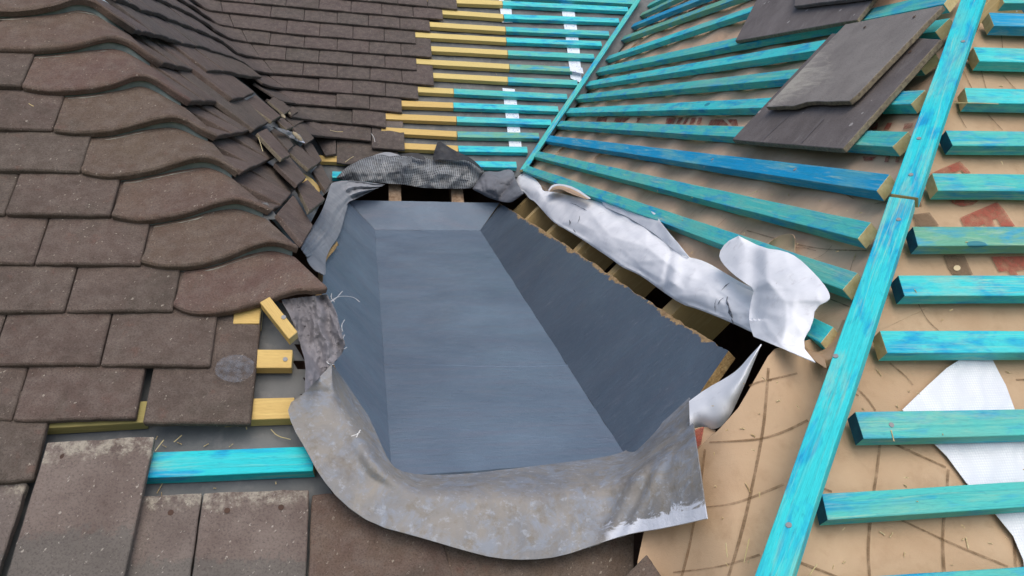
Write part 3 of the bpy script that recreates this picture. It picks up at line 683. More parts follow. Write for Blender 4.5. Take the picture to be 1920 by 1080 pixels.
# right slope battens, top to bottom
Rb = [
 (((1188, 20), (1300, -34)), TL_, ()), (((1184, 33), (1330, -36)), GRN, ()), (((1178, 48), (1400, -42)), BLU, ()), (((1150, 75), (1470, -43)), GRN, ()), (((1125, 110), (1560, -40)), CY, ()),
 (((1107, 130), (1790, -19), (1769, 8)), TL_, ()), (((1088, 155), (1782, 33), (1753, 60)), CY, ()), (((1070, 179), (1752, 98), (1722, 124)), TL_, ()), (((1057, 203), (1735, 168), (1707, 195)), CY, ()),
 (((1042, 226), (1702, 247), (1673, 275)), TL_, ()), (((1025, 253), (1668, 326), (1643, 358)), BLU, ((1336, 299), (1491, 318))), (((1003, 282), (1633, 417), (1608, 448)), TL_, ()),
 (((985, 309), (1608, 512), (1580, 543)), TL_, ()), (((1455, 561), (1563, 613), (1538, 643)), CY, ())]
for i, (q, col, nl) in enumerate(Rb):
    extra = {3: 'pale green', 2: 'bright blue', 10: 'bright blue'}.get(i, 'teal')
    lab = f'{extra} batten on the right slope, {ORD[i]} down from the top of the photo' if i < 13 else 'short stub of teal batten sticking out under the white roll'
    batten(q, 'R', lab, 'battens radiating across the right slope', col, TEAL, nails=nl)
# front right slope battens
Gb = [
 (((1874, -13), (1990, -11), None, (1883, 5)), TL_, 0), (((1854, 23), (2040, 28), None, (1864, 48)), BLU, 0), (((1825, 88), (2040, 94), None, (1837, 115)), CY, 0), (((1808, 164), (2040, 170), None, (1815, 192)), CY, 0),
 (((1773, 244), (2050, 247), None, (1787, 273)), TL_, 1), (((1747, 324), (2050, 329), None, (1758, 357)), TL_, 0), (((1712, 425), (2060, 425), None, (1722, 461)), GRN, 1), (((1684, 516), (2070, 516), None, (1696, 555)), CY, 1),
 (((1650, 620), (2080, 620), None, (1663, 662)), CY, 0), (((1603, 772), (2100, 763), None, (1620, 823)), TL_, 1), (((1540, 925), (2120, 891), None, (1552, 975)), TL_, 1), (((1500, 1089), (2140, 1048), None, (1515, 1145)), TL_, 1)]
for i, (q, col, e) in enumerate(Gb):
    batten(q, 'G', f'teal batten right of the hip board, {ORD[i]} down from the top' + (', dark painted end' if e else ''), 'battens on the slope right of the hip board', col, TEAL, ends=(NAVYEND if e else None, None), nails=((1671, 797),) if i == 9 else ())
# hip boards
nH = (N['G'] + N['R']); dH = (D['G'] + D['R']) / nH.length; nH = nH.normalized(); HP = (nH, dH)
batten(((1670, 363), (1812, -30), (1859, -30), (1717, 370)), HP, 'upper cyan board running up the hip, above the joint', 'boards along the hip', lin(40, 204, 214), TEAL, lift=.052, th=.022, name='hip_board', nails=((1806, 78), (1723, 260), (1708, 328)), cat='board')
batten(((1400, 1120), (1668, 368), (1719, 374), (1467, 1120)), HP, 'lower cyan board down the hip with streaky pale grain', 'boards along the hip', lin(52, 208, 214), TEAL, lift=.052, th=.022, name='hip_board', nails=((1685, 412), (1567, 668), (1479, 985)), cat='board')
# front left slope battens
batten(((62, 763), (276, 752)), 'F', 'yellow batten toned olive for shade, glimpsed beneath the front tiles, above the large dusty tile', 'battens on the near front slope', lin(156, 146, 92), YELL, lift=.0255, width=.034)  # yellow batten, its colour dulled to olive for the shade under the tiles
batten(((420, 749), (552, 745)), 'F', 'yellow batten end touching the lead apron, below the nailed one', 'battens on the near front slope', YO, YELL, lift=.0255, width=.034)
batten(((420, 655), (549, 655)), 'F', 'short yellow batten end with a nail, beside the frayed underlay', 'battens on the near front slope', YO, YELL, nails=((535, 674),), lift=.0255, width=.032, th=.02)
batten(((440, 568), (490, 568)), 'F', 'yellow batten tip just below the lowest bonnet tile', 'battens on the near front slope', YO, YELL, lift=.0255)
batten(((240, 850), (590, 837), None, None), 'F', 'cyan batten lying between the large dusty tile and the lead', 'battens on the near front slope', lin(40, 200, 208), TEAL, lift=.0255)
batten(((487, 566), (541, 636), (558, 622), (506, 556)), 'F', 'short yellow offcut lying askew under the lowest bonnet tile', None, YO, YELL, lift=.05, th=.02, name='timber_offcut', nails=((532, 595),))

# ---------------------------------------------------------------- underlays
def feltB(x, y, u, v):
    p = un('B', x, y, -.002); w = .004 * nz(p, 9, 2) + .003 * nz(p, 24, 4); return un('B', x, y, -.006 + min(.004, w))
o = cloth('underlay', [(300, -120), (1330, -120)], [(470, 400), (600, 372), (640, 336), (975, 332), (1000, 300)], 150, 60, feltB, FELT, .001, smooth=0)
setup(o, 'grey dusty underlay behind the battens of the far slope', 'underlay')
for k, (A, B, lab) in enumerate([
    ([(934, -10), (941, 42)], [(957, -10), (961, 42)], 'short white printed tape strip at the top of the far slope'),
    ([(1049, -10), (1062, 80), (1070, 147)], [(1073, -10), (1086, 83), (1091, 156)], 'long white printed tape strip near the valley board'),
    ([(942, 165), (948, 217), (955, 276)], [(965, 167), (973, 217), (978, 276)], 'white printed tape strip above the lowest teal battens')]):
    o = cloth('tape', A, B, 30, 6, lambda x, y, u, v: un('B', x, y, .0022 + .001 * nz((x, y), .15)), TAPE, .0004, smooth=0); setup(o, lab, 'tape', 'white tape strips on the far slope')
o = cloth('tape', [(1068, 123), (1092, 127)], [(1069, 133), (1094, 138)], 6, 4, lambda x, y, u, v: un('B', x, y, .0275), TAPE, .0004, smooth=0); setup(o, 'scrap of white tape wrapped over a batten end near the valley', 'tape', 'white tape strips on the far slope')
o = cloth('underlay', [(-600, 380), (420, 380), (560, 380)], [(-600, 1300), (700, 1300), (1250, 1300)], 60, 60, lambda x, y, u, v: un('F', x, y, -.004 + .002 * nz((x, y), .02)), FELT, .001, smooth=0)
# keep this sheet off the open tray
setup(o, 'smooth grey underlay of the near front slope, bare around the cyan batten', 'underlay')
FU = o
def liftR(x, y):
    p = un('R', x, y); a = p.y
    rip = .006 * math.sin(a * 2 * math.pi / .34 + 1.2 * nz(p, 3, 1)) + .004 * nz(p, 8, 5) + .0035 * nz(p, 22, 8)
    rip += .007 * (crumple(p.y * 1.0, p.x * .35 + p.z * .35, 5.5, 2) - .35)
    return -.009 + min(.008, rip)
o = cloth('membrane', [(1001, 285), (1215, -90), (1600, -90), (1868, -90)], [(975, 330), (1180, 450), (1400, 580), (1566, 705)], 170, 110, lambda x, y, u, v: un('R', x, y, liftR(x, y)), BROWNR, .001, smooth=0)
setup(o, 'brown wrinkled roofing membrane with red print under the radiating battens', 'membrane'); MR = o
def gd(x, y): return -.12 * (1 - sstep(1190, 1400, x)) - .0
def liftG(x, y):
    p = un('G', x, y); return -.0105 + gd(x, y) + .0045 * nz(p, 5, 3) * (1 + 2.5 * (1 - sstep(1400, 1600, x))) + .0025 * nz(p, 15, 9) + .0065 * (min(.6, crumple(p.x, p.y, 3.2, 6)) - .4) + .003 * (crumple(p.x * 1.5, p.y * .6, 9, 2) - .4)
gl = [(1885, -60), (1700, 350), (1560, 668), (1452, 655), (1440, 668), (1398, 742), (1384, 765), (1350, 803), (1300, 850), (1262, 900), (1212, 975), (1196, 1050), (1180, 1200)]
gr_ = [(2300, -60), (2300, 100), (2300, 300), (2300, 420), (2300, 500), (2300, 600), (2300, 680), (2300, 740), (2300, 800), (2300, 860), (2300, 950), (2300, 1050), (2300, 1200)]
def zip_cloth(name, A, B, sub, nv, pos, mats, th=.001, **kw):
    a, b = [], []
    for i in range(len(A) - 1):
        for s in range(sub):
            f = s / sub; a.append((A[i][0] + (A[i + 1][0] - A[i][0]) * f, A[i][1] + (A[i + 1][1] - A[i][1]) * f)); b.append((B[i][0] + (B[i + 1][0] - B[i][0]) * f, B[i][1] + (B[i + 1][1] - B[i][1]) * f))
    a.append(A[-1]); b.append(B[-1]); nu = len(a)
    top = [[pos(a[i][0] * (1 - j / (nv - 1)) + b[i][0] * j / (nv - 1), a[i][1] * (1 - j / (nv - 1)) + b[i][1] * j / (nv - 1), i / (nu - 1), j / (nv - 1)) for j in range(nv)] for i in range(nu)]
    return slab(name, top, th, mats, **kw)
MG = zip_cloth('membrane', gl, gr_, 9, 90, lambda x, y, u, v: un('G', x, y, liftG(x, y)), [BROWN])
setup(MG, 'tan roofing membrane printed with brown lines, right of the lead and hip board', 'membrane')
def decal(name, polys, pl, lf, mat, parent, off=.0016):
    V, F = [], []
    for poly in polys:
        b = len(V)
        for (x, y) in poly: V.append(un(pl, x, y, lf(x, y) + off))
        F.append(tuple(range(b, len(V))))
    return mesh_obj(name, V, F, [mat], parent, smooth=False)
def ribbons(name, lines, pl, lf, mat, parent, w=.0019, off=.0016):
    V, F = [], []
    for ln, w1 in lines:
        pts = resample(smooth_poly(ln, 2), max(6, int(sum(math.hypot(b[0] - a[0], b[1] - a[1]) for a, b in zip(ln, ln[1:])) / 7)))
        P = [un(pl, x, y, lf(x, y) + off) for x, y in pts]; b = len(V)
        for i, p in enumerate(P):
            t = (P[min(i + 1, len(P) - 1)] - P[max(i - 1, 0)]).normalized(); s = N[pl].cross(t) * w * w1 * (1 + .35 * nz(p, 25, 2))
            V += [p - s, p + s]
        for i in range(len(P) - 1): F.append((b + 2 * i, b + 2 * i + 1, b + 2 * i + 3, b + 2 * i + 2))
    return mesh_obj(name, V, F, [mat], parent, smooth=False)
ribbons('stripe_pattern', [
 ([(1441, 690), (1436, 760), (1430, 815), (1405, 940), (1385, 1020), (1360, 1100)], 1.15), ([(1322, 842), (1315, 900), (1305, 960), (1290, 1040), (1270, 1110)], 1),
 ([(1330, 829), (1380, 827), (1430, 823), (1470, 810), (1515, 788)], .9), ([(1320, 951), (1370, 946), (1405, 935), (1470, 908)], .9), ([(1262, 1073), (1320, 1067), (1370, 1058), (1425, 1040)], .9),
 ([(1447, 712), (1420, 716), (1405, 724)], .8), ([(1495, 700), (1470, 706), (1441, 712)], .8),
 ([(1650, 832), (1645, 880), (1638, 925)], 1.0), ([(1632, 975), (1627, 1030), (1632, 1100)], 1.15), ([(1778, 880), (1776, 912)], 1.0), ([(1770, 968), (1767, 1020), (1772, 1100)], 1.15), ([(1902, 1005), (1904, 1062)], 1.2),
 ([(1676, 832), (1720, 852), (1774, 876)], .9), ([(1690, 975), (1740, 998), (1790, 1022), (1890, 1062)], .9), ([(1488, 1050), (1530, 1066), (1572, 1082)], .9), ([(1535, 912), (1560, 922)], .8),
 ([(1600, 722), (1625, 745), (1642, 770)], .8), ([(1585, 726), (1610, 742)], .5), ([(1850, 8), (1875, 38), (1880, 90)], .5), ([(1845, 22), (1872, 12), (1905, 20)], .5),
 ([(1838, 125), (1850, 170)], .6), ([(1805, 130), (1822, 165)], .6), ([(1880, 140), (1905, 168)], .6), ([(1795, 210), (1812, 240)], .6), ([(1850, 212), (1880, 244)], .7), ([(1722, 570), (1738, 600), (1760, 620)], .5), ([(1645, 668), (1700, 652)], .5),
 ([(1668, 680), (1700, 706), (1712, 722)], .8), ([(1795, 675), (1800, 680)], .5), ([(1905, 712), (1935, 712)], .8), ([(1672, 500), (1668, 480)], .5)], 'G', liftG, LINEP, MG)
zf = lambda x, y: (1560 + x / 3.858, 280 + y / 3.858)
decal('lettering', [[zf(*p) for p in q] for q in [
 [(680, 190), (800, 135), (925, 85), (965, 125), (1005, 172), (960, 172), (930, 150), (890, 165), (800, 172), (720, 182)], [(840, 362), (1062, 370), (1020, 400), (940, 412), (880, 395)],
 [(925, 495), (1195, 380), (1240, 430), (1325, 556), (1225, 556), (1190, 500), (1160, 510), (1185, 556), (1120, 556), (1095, 540), (1065, 556), (955, 556)],
 [(1150, 775), (1420, 772), (1420, 868), (1330, 880), (1345, 908), (1290, 908), (1265, 880), (1210, 885)]]], 'G', liftG, RED, MG, .003)
decal('logo_print', [[zf(*p) for p in q] for q in [[(585, 470), (705, 455), (775, 550), (610, 556)], [(810, 765), (960, 770), (1020, 905), (875, 905), (840, 850)], [(605, 370), (640, 380), (655, 415), (620, 400)]]], 'G', liftG, GREYP, MG, .003)
decal('pale_dot', [[zf(905 + 26 * math.cos(a * .628), 858 + 20 * math.sin(a * .628)) for a in range(10)]], 'G', liftG, PALELINE, MG, .0045)
z5 = lambda x, y: (1180 + x / 3.43, 180 + y / 3.43)
decal('lettering', [[z5(*p) for p in q] for q in [
 [(-90, 140), (75, 140), (55, 168), (-100, 168)], [(240, 140), (300, 138), (285, 178), (232, 178)], [(318, 138), (345, 138), (322, 180), (300, 180)], [(365, 138), (385, 138), (360, 180), (342, 180)], [(400, 140), (430, 138), (412, 182), (385, 182)], [(445, 138), (470, 138), (455, 182), (430, 182)],
 [(525, 150), (600, 148), (640, 188), (505, 190)], [(625, 148), (690, 150), (700, 192), (660, 190)], [(1545, 182), (1600, 165), (1592, 216), (1538, 216)], [(1660, 172), (1690, 172), (1668, 216), (1636, 216)], [(1770, 178), (1830, 172), (1810, 205), (1760, 216)],
 [(1500, 388), (1592, 388), (1562, 412), (1510, 416)], [(1650, 385), (1680, 380), (1665, 425), (1640, 425)], [(1715, 385), (1745, 380), (1735, 425), (1710, 425)], [(-200, 132), (-140, 135), (-150, 165), (-215, 162)], [(-260, 160), (-225, 165), (-240, 190), (-275, 190)]]], 'R', liftR, REDD, MR, .003)
decal('lettering', [[(1330, 2), (1392, -20), (1400, -12), (1345, 10)], [(1290, 20), (1318, 10), (1312, 18), (1292, 27)]], 'R', liftR, REDD, MR, .003)
# thin print lines of the right membrane
ribbons('stripe_pattern', [([(1280, 385), (1297, 368)], .4), ([(1312, 400), (1336, 378)], .4), ([(1345, 424), (1362, 408)], .4), ([(1378, 448), (1400, 425)], .4), ([(1400, 432), (1470, 452), (1540, 468), (1625, 470)], .6), ([(1590, 520), (1602, 480)], .4),
 ([(1522, 487), (1545, 478), (1560, 460)], .35), ([(1555, 560), (1600, 578)], .5), ([(1640, 382), (1665, 378), (1680, 372)], .8), ([(1560, 350), (1600, 372)], .3), ([(1470, 470), (1500, 462), (1530, 470)], .35)], 'R', liftR, LINEP, MR)

o = cloth('underlay', [(255, 90), (330, 165), (400, 262), (440, 322), (500, 398), (556, 470)], [(330, -60), (420, 60), (500, 150), (545, 215), (590, 290), (606, 372)], 60, 24, lambda x, y, u, v: surf(x, y, -.014 + .002 * nz((x, y), .05), 'LB')[0], FELT, .001)
setup(o, 'grey underlay just visible in the gaps of the broken side slope', 'underlay')
# white woven sheet on the right-hand slope
wl = [(1803, 672), (1775, 690), (1740, 722), (1692, 768), (1718, 800), (1748, 828), (1775, 855), (1812, 905), (1865, 962), (1900, 1005), (1919, 1050), (1925, 1100)]
wr = [(1860, 672), (1874, 700), (1886, 722), (1903, 768), (1925, 800), (1950, 828), (1975, 855), (1990, 905), (2010, 962), (2020, 1005), (2030, 1050), (2040, 1100)]
o = zip_cloth('woven_sheet', wl, wr, 4, 20, lambda x, y, u, v: un('G', x, y, max(liftG(x, y) + .003, -.004 + .003 * nz((x, y), .02))), [WEAVE], .0008)
setup(o, 'white woven sheet trapped under three teal battens at the lower right', 'sheet')
o = cloth('plastic_scrap', [(1846, -14), (1875, -12), (1895, -6)], [(1848, 4), (1875, 12), (1908, 22)], 14, 6, lambda x, y, u, v: un('G', x, y, .006 + .012 * (1 - v)), WHITE, .0008)
setup(o, 'scrap of white plastic at the top edge beside the hip board', 'scrap')
# white flap of membrane turned up beside the chipboard edge
o = cloth('membrane_flap', [(1292, 752), (1325, 728), (1362, 708), (1385, 692), (1405, 668), (1427, 645)], [(1294, 812), (1312, 802), (1345, 806), (1365, 788), (1388, 742), (1427, 647)], 40, 14,
          lambda x, y, u, v: un('G', x, y, -.03 - .10 * (1 - sstep(1280, 1420, x)) + .03 * math.sin(math.pi * v) + .006 * nz((x, y), .03)), WHITE, .001)
setup(o, 'white underside of the membrane folded back beside the chipboard edge', 'membrane flap')
o2 = cloth('turned_edge', [(1303, 803), (1322, 799), (1342, 806)], [(1300, 850), (1312, 838), (1340, 812)], 12, 6, lambda x, y, u, v: un('G', x, y, -.10 + .02 * v), BROWN, .001, parent=o)
o3 = cloth('red_print', [(1301, 808), (1306, 804), (1320, 800)], [(1300, 846), (1305, 843), (1314, 832)], 8, 6, lambda x, y, u, v: un('G', x, y, -.094 + .02 * v), RED, .0005, parent=o)

# ---------------------------------------------------------------- the grp valley tray
bl, brr = Vector((.006, 3.756, -.503)), Vector((.484, 3.756, -.503))
fz = lambda Y: -.503 - (3.756 - Y) * .0165
def unfloor(x, y, off=0.0):
    r = ray(x, y); n = Vector((0, -.0165, 1)).normalized(); p0 = bl + Vector((0, 0, off)); return r * (n.dot(p0) / n.dot(r))
tray = bpy.data.objects.new('valley_tray', None); C.objects.link(tray); tray.location = (.24, 2.4, -.54); bpy.context.view_layer.update()
setup(tray, 'glossy blue grey fibreglass valley tray between the tiled and battened slopes', 'roof tray')
fl, frr = unfloor(735, 893), unfloor(1178, 862)
def wav(p, a=.0016): return a * nz(p, 7, 1) + a * .6 * nz(p, 19, 3)
def ruled(name, A, B, nu, nv, mats, th=.018, amp=.0016, side=0, edge=None):
    n0 = (A[-1] - A[0]).cross(B[0] - A[0]).normalized()
    if n0.dot(-A[0]) < 0: n0 = -n0
    def at(L, t):
        k = min(int(t * (len(L) - 1)), len(L) - 2); f = t * (len(L) - 1) - k; return L[k].lerp(L[k + 1], f)
    top = []
    for i in range(nu):
        row = []
        for j in range(nv):
            p = at(A, i / (nu - 1)).lerp(at(B, i / (nu - 1)), j / (nv - 1)); q = p + n0 * wav(p, amp)
            if edge and j == nv - 1: q += (at(A, i / (nu - 1)) - p).normalized() * edge * (abs(nz(p, 16, 4)) + .5 * abs(nz(p, 60, 4)))
            row.append(q)
        top.append(row)
    return slab(name, top, th, mats, tray, side=side)
ruled('tray_floor', [bl, fl], [brr, frr], 90, 30, [GRP], .018, .0022)
tbl, tbr = un('B', 648, 375), un('R', 937, 380)
# back upstand
ruled('back_upstand', [bl, brr], [un('B', 650, 375), un('B', 937, 380)], 24, 8, [GRP, OSB], .018, .001, 1, .002)
# right slope board: bottom follows the floor edge, top follows the cut edge
rt = [un('R', *p) for p in [(937, 380), (1000, 418), (1060, 457), (1130, 503), (1200, 552), (1262, 592), (1320, 628), (1366, 656)]]
rb = [brr.lerp(frr, t) for t in (0, .30, .52, .68, .80, .90, 1.0)] + [un('R', 1288, 772)]
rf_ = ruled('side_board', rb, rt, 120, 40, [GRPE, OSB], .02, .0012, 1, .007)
rf2 = None if True else ruled('side_board', [frr, un('R', 1232, 800), un('R', 1291, 746)], [rt[-1] - Vector((0, 0, 0))] * 2 + [rt[-1]], 14, 8, [GRPE, OSB], .02, .0008, 1)
# left slope board
nL2 = N['L']; dL2 = nL2.dot(bl)
unl = lambda x, y, o=0: ray(x, y) * ((dL2 + o) / nL2.dot(ray(x, y)))
lt = [unl(*p) for p in [(650, 376), (640, 400), (628, 445), (606, 500), (602, 560), (612, 655), (655, 752), (715, 870)]]
lb = [bl.lerp(fl, t) for t in (0, .28, .5, .66, .78, .88, .95, 1.0)]
ruled('side_board', lb, lt, 90, 20, [GRP, OSB], .018, .0012, 1, .004)
# glass fibre ridges across the floor
for (a, b, w) in [(((722, 788), (800, 797), (900, 806), (1000, 818), (1150, 822)), 0, .004), (((705, 493), (790, 488), (925, 494)), 0, .003), (((730, 683), (820, 681), (930, 686), (1072, 684)), 0, .0025)]:
    L = [unfloor(x, y, .0012) for x, y in resample(smooth_poly(list(a)), 40)]; V, F = [], []
    for i, p in enumerate(L):
        s = Vector((0, 1, 0)) * w * (2.4 + nz(p, 20)); V += [p - s - Vector((0, 0, .003)), p + Vector((0, 0, .0004 + .0005 * nz(p, 9))), p + s - Vector((0, 0, .003))]
    for i in range(len(L) - 1):
        for k in (0, 1): F.append((3 * i + k, 3 * i + k + 1, 3 * i + 4 + k, 3 * i + 3 + k))
    mesh_obj('laminate_ridge', V, F, [GRP], tray, angle=80)

# ---------------------------------------------------------------- lead apron
inner = [(622, 683), (636, 700), (652, 722), (672, 752), (690, 778), (703, 806), (716, 836), (728, 862), (745, 882), (790, 891), (870, 889), (950, 880), (1050, 868), (1130, 858), (1180, 844), (1232, 800), (1262, 774), (1292, 745)]
outer = [(622, 683), (590, 716), (570, 738), (537, 760), (548, 800), (575, 845), (598, 890), (640, 942), (700, 984), (790, 1008), (870, 1032), (930, 1047), (990, 1050), (1050, 1044), (1120, 1020), (1180, 1000), (1250, 989), (1325, 972)]
def leadpos(x, y, u, v):
    w = sstep(1120, 1240, x)
    dF_, dG_ = D['F'] + .053, D['G'] + gd(x, y) + .028
    d = dF_ * (1 - w) + dG_ * w
    r = ray(x, y); tO = d / N['F'].dot(r)
    # the inside edge is dressed over the tray
    tf = (unfloor(x, y, .004)).dot(M[2]); tl = unl(x, y, .006).dot(M[2]); tr = un('R', x, y, .012).dot(M[2])
    tI = min(t for t in (tf, tl, tr) if t > 0)
    k = sstep(0.0, .42, v)
    t = tI * (1 - k) + tO * k
    p = r * t
    cre = .010 * math.exp(-((x - 1195 - (y - 900) * -.55) / 14) ** 2) * sstep(0, .2, v) + .007 * math.exp(-((x - 1225 - (y - 900) * -.5) / 9) ** 2)
    fold = .006 * math.exp(-((y - 735) / 6) ** 2) * sstep(560, 600, x) * (1 - sstep(610, 630, x))
    hol = .004 * nz(p, 6, 2) + .0035 * nz(p, 17, 4) + .0015 * nz(p, 50, 4)
    hol += .007 * (crumple(p.x, p.y, 6.5, 3) - .3) + .003 * (crumple(p.x, p.y, 17, 8) - .3)
    t -= (cre + hol * min(1, v * 3) - fold) * .8
    return r * t
o = cloth('lead_apron', inner, outer, 190, 44, leadpos, LEAD, .0022, smooth=1, mats=[LEAD])
setup(o, 'mottled grey lead apron dressed round the foot of the blue grey tray', 'lead flashing')

# ---------------------------------------------------------------- rafters and loft
def box(name, P0, ax, bx, cxv, mat, parent=None, label=None, cat=None, group=None, bevel=.0015):
    V = [P0 + ax * i + bx * j + cxv * k for i in (0, 1) for j in (0, 1) for k in (0, 1)]
    F = [(0, 1, 3, 2), (4, 6, 7, 5), (0, 4, 5, 1), (2, 3, 7, 6), (0, 2, 6, 4), (1, 5, 7, 3)]
    fr = None
    if parent is None:
        a = ax.normalized(); c_ = cxv.normalized(); b_ = c_.cross(a).normalized(); fr = Matrix(((a.x, b_.x, c_.x, P0.x), (a.y, b_.y, c_.y, P0.y), (a.z, b_.z, c_.z, P0.z), (0, 0, 0, 1)))
    o = mesh_obj(name, V, F, [mat], parent, frame=fr, smooth=False, bevel=bevel)
    import bmesh
    bm = bmesh.new(); bm.from_mesh(o.data); bmesh.ops.recalc_face_normals(bm, faces=bm.faces); bm.to_mesh(o.data); bm.free()
    return setup(o, label, cat, group)
for i, (x, y) in enumerate([(968, 394), (992, 408), (1033, 434), (1086, 467), (1153, 512), (1258, 592)]):
    p = un('R', x, y, -.024)
    box('rafter', p - U['R'] * .02, U['R'] * 1.0, Vector((0, .045 if i < 5 else .06, 0)), N['R'] * -.11, RAFT, label=f'pale new rafter beside the tray, {ORD[i]} from the back', cat='rafter', group='new rafters along the right of the tray')
for i, (x, y) in enumerate([(729, 376), (847, 377)]):
    p = un('B', x, y, -.02)
    box('rafter', p - U['B'] * .05, U['B'] * .9, Vector((.058, 0, 0)), N['B'] * -.1, RAFTO, label=['old brown rafter stub behind the tray, the left one of two', 'old brown rafter stub behind the tray, the right one of two'][i], cat='rafter', group='old rafters behind the tray')
# loft shell under the roof: dark timber, its unseen walls added to stop stray light
zt = .30
def loft():
    x0, x1, y0, y1, zb = -.9, 1.45, .62, 4.55, -1.35
    V, F = [], []
    def face(*ps): b = len(V); V.extend(Vector(p) for p in ps); F.append(tuple(range(b, b + len(ps))))
    face((x0, y0, zb), (x1, y0, zb), (x1, y1, zb), (x0, y1, zb)); face((x0, y1, zb), (x1, y1, zb), (x1, y1, zt), (x0, y1, zt))
    yf = (zt * K - D['F'] - .03) / S * 0 + 2.1; zf_ = (D['F'] - .04 + S * y0) / K
    for x in (x0, x1): face((x, y0, zb), (x, y1, zb), (x, y1, zt), (x, yf, zt), (x, y0, zf_))
    face((x0, y0, zb), (x1, y0, zb), (x1, y0, zf_), (x0, y0, zf_))
    return mesh_obj('loft', V, F, [DARK], smooth=False)
setup(loft(), kind='structure')
for i, zz in enumerate((-.75, -.62)):
    box('loft_joist', Vector((.55, 1.15 + i * .35, zz)), Vector((.85, .1, 0)), Vector((0, .05, 0)), Vector((0, 0, -.12)), mat_plain('dark_joist', lin(70, 50, 42), lin(48, 36, 32), 20, .9, .3), label=['dark joist in the hole below the white roll, the nearer one', 'dark joist in the hole below the white roll, the farther one'][i], cat='joist', group='dark joists inside the loft')

# ---------------------------------------------------------------- loose cloths
def wr(x, y, s, f=.035, a=.006):
    return a * (nz((x, y), f, s) + .55 * abs(nz((x, y), f * 2.3, s + 4)) * 2 - .3 + .25 * nz((x, y), f * 6, s))
# black reinforced sheet over the back opening
tA = [(631, 332), (652, 311), (679, 297), (710, 289), (742, 292), (767, 288), (796, 293), (812, 299), (856, 300), (880, 297), (893, 306), (907, 320)]
tB = [(632, 335), (648, 338), (694, 341), (729, 344), (767, 347), (783, 351), (808, 353), (850, 354), (870, 354), (886, 353), (896, 340), (905, 326)]
o = cloth('black_sheet', tA, tB, 120, 26, lambda x, y, u, v: un('B', x, y, .035 + .04 * math.sin(math.pi * (v ** .7)) * math.sin(math.pi * min(1, max(0, u * .96 + .02))) ** .4 + wr(x, y, 3, .03, .010) - .03 * (crumple(x, y * 1.3, .022, 5) - .2)), NET, .0012, mats=[NET])
setup(o, 'crumpled black sheet with a fine pale thread grid behind the tray', 'sheet')
cloth('peaked_flap', [(811, 297), (816, 278), (822, 262), (836, 272), (858, 285), (876, 292), (893, 304), (907, 319)], [(813, 299), (822, 299), (832, 299), (845, 300), (860, 300), (875, 300), (890, 308), (905, 321)], 40, 8,
      lambda x, y, u, v: un('B', x, y, .10 - .02 * (1 - v) + .012 * nz((x, y), .1)), BLACKC, .001, parent=o)
cloth('torn_tab', [(748, 299), (760, 297), (773, 292)], [(756, 314), (764, 309), (772, 302)], 10, 6, lambda x, y, u, v: un('B', x, y, .125 + .01 * v), NET, .001, parent=o)
cloth('folded_edge', [(752, 290), (770, 286), (790, 288), (798, 297)], [(752, 292), (770, 293), (785, 298), (797, 299)], 14, 5, lambda x, y, u, v: un('B', x, y, .1), BLACKC, .001, parent=o)
o = cloth('grey_sheet', [(690, 296), (706, 289), (726, 284), (748, 290)], [(692, 302), (708, 298), (728, 296), (748, 296)], 20, 6, lambda x, y, u, v: un('B', x, y, .038 + .004 * v), FELTC, .001)
setup(o, 'sliver of pale grey sheet behind the top edge of the black sheet', 'sheet')
# grey underlay bunched at the back left and rolled down the left of the tray
gA = [(722, 346), (700, 343), (672, 340), (645, 338), (622, 342), (618, 352), (613, 370), (604, 395), (588, 422), (572, 445), (564, 466)]
gB = [(700, 356), (682, 366), (664, 374), (654, 378), (650, 384), (645, 398), (634, 420), (620, 445), (606, 462), (592, 475), (576, 482)]
def gpos(x, y, u, v):
    t = un('B', x, y, .02).dot(M[2]); tl = unl(x, y, .02).dot(M[2]); tt = un('L', x, y, .01).dot(M[2])
    k = sstep(.25, .55, u); base = min(t, tl * 1.0) if u < .3 else tl
    base = min(t, tl)
    return ray(x, y) * (base - .05 * math.sin(math.pi * v) ** .8 - .018 * math.cos(v * 19 + 4 * nz((x, y), .02)) * (1 - .6 * k) - wr(x, y, 8, .03, .02) + .03 * crumple(x, y, .03, 2) - .03)
o = cloth('rolled_underlay', gA, gB, 90, 28, gpos, FELTC, .0015)
setup(o, 'pleated grey underlay rolled down the left edge of the tray', 'underlay')
o2 = cloth('second_fold', [(640, 392), (612, 432), (584, 462), (572, 480), (584, 502), (604, 516)], [(652, 384), (645, 410), (636, 442), (620, 464), (610, 486), (611, 514)], 40, 12,
      lambda x, y, u, v: ray(x, y) * (unl(x, y, .02).dot(M[2]) - .03 * math.sin(math.pi * v) - wr(x, y, 5, .05, .01) - .01), FELTC, .0012, parent=o)
o = cloth('chipboard_sliver', [(632, 452), (626, 460), (614, 470), (606, 485), (604, 500), (606, 512)], [(634, 458), (627, 470), (617, 480), (610, 492), (609, 500), (608, 512)], 24, 4, lambda x, y, u, v: unl(x, y, .014 + .003 * nz((x, y), .3)), OSB, .004)
setup(o, 'ragged sliver of raw chipboard at the left edge of the tray', 'chipboard')
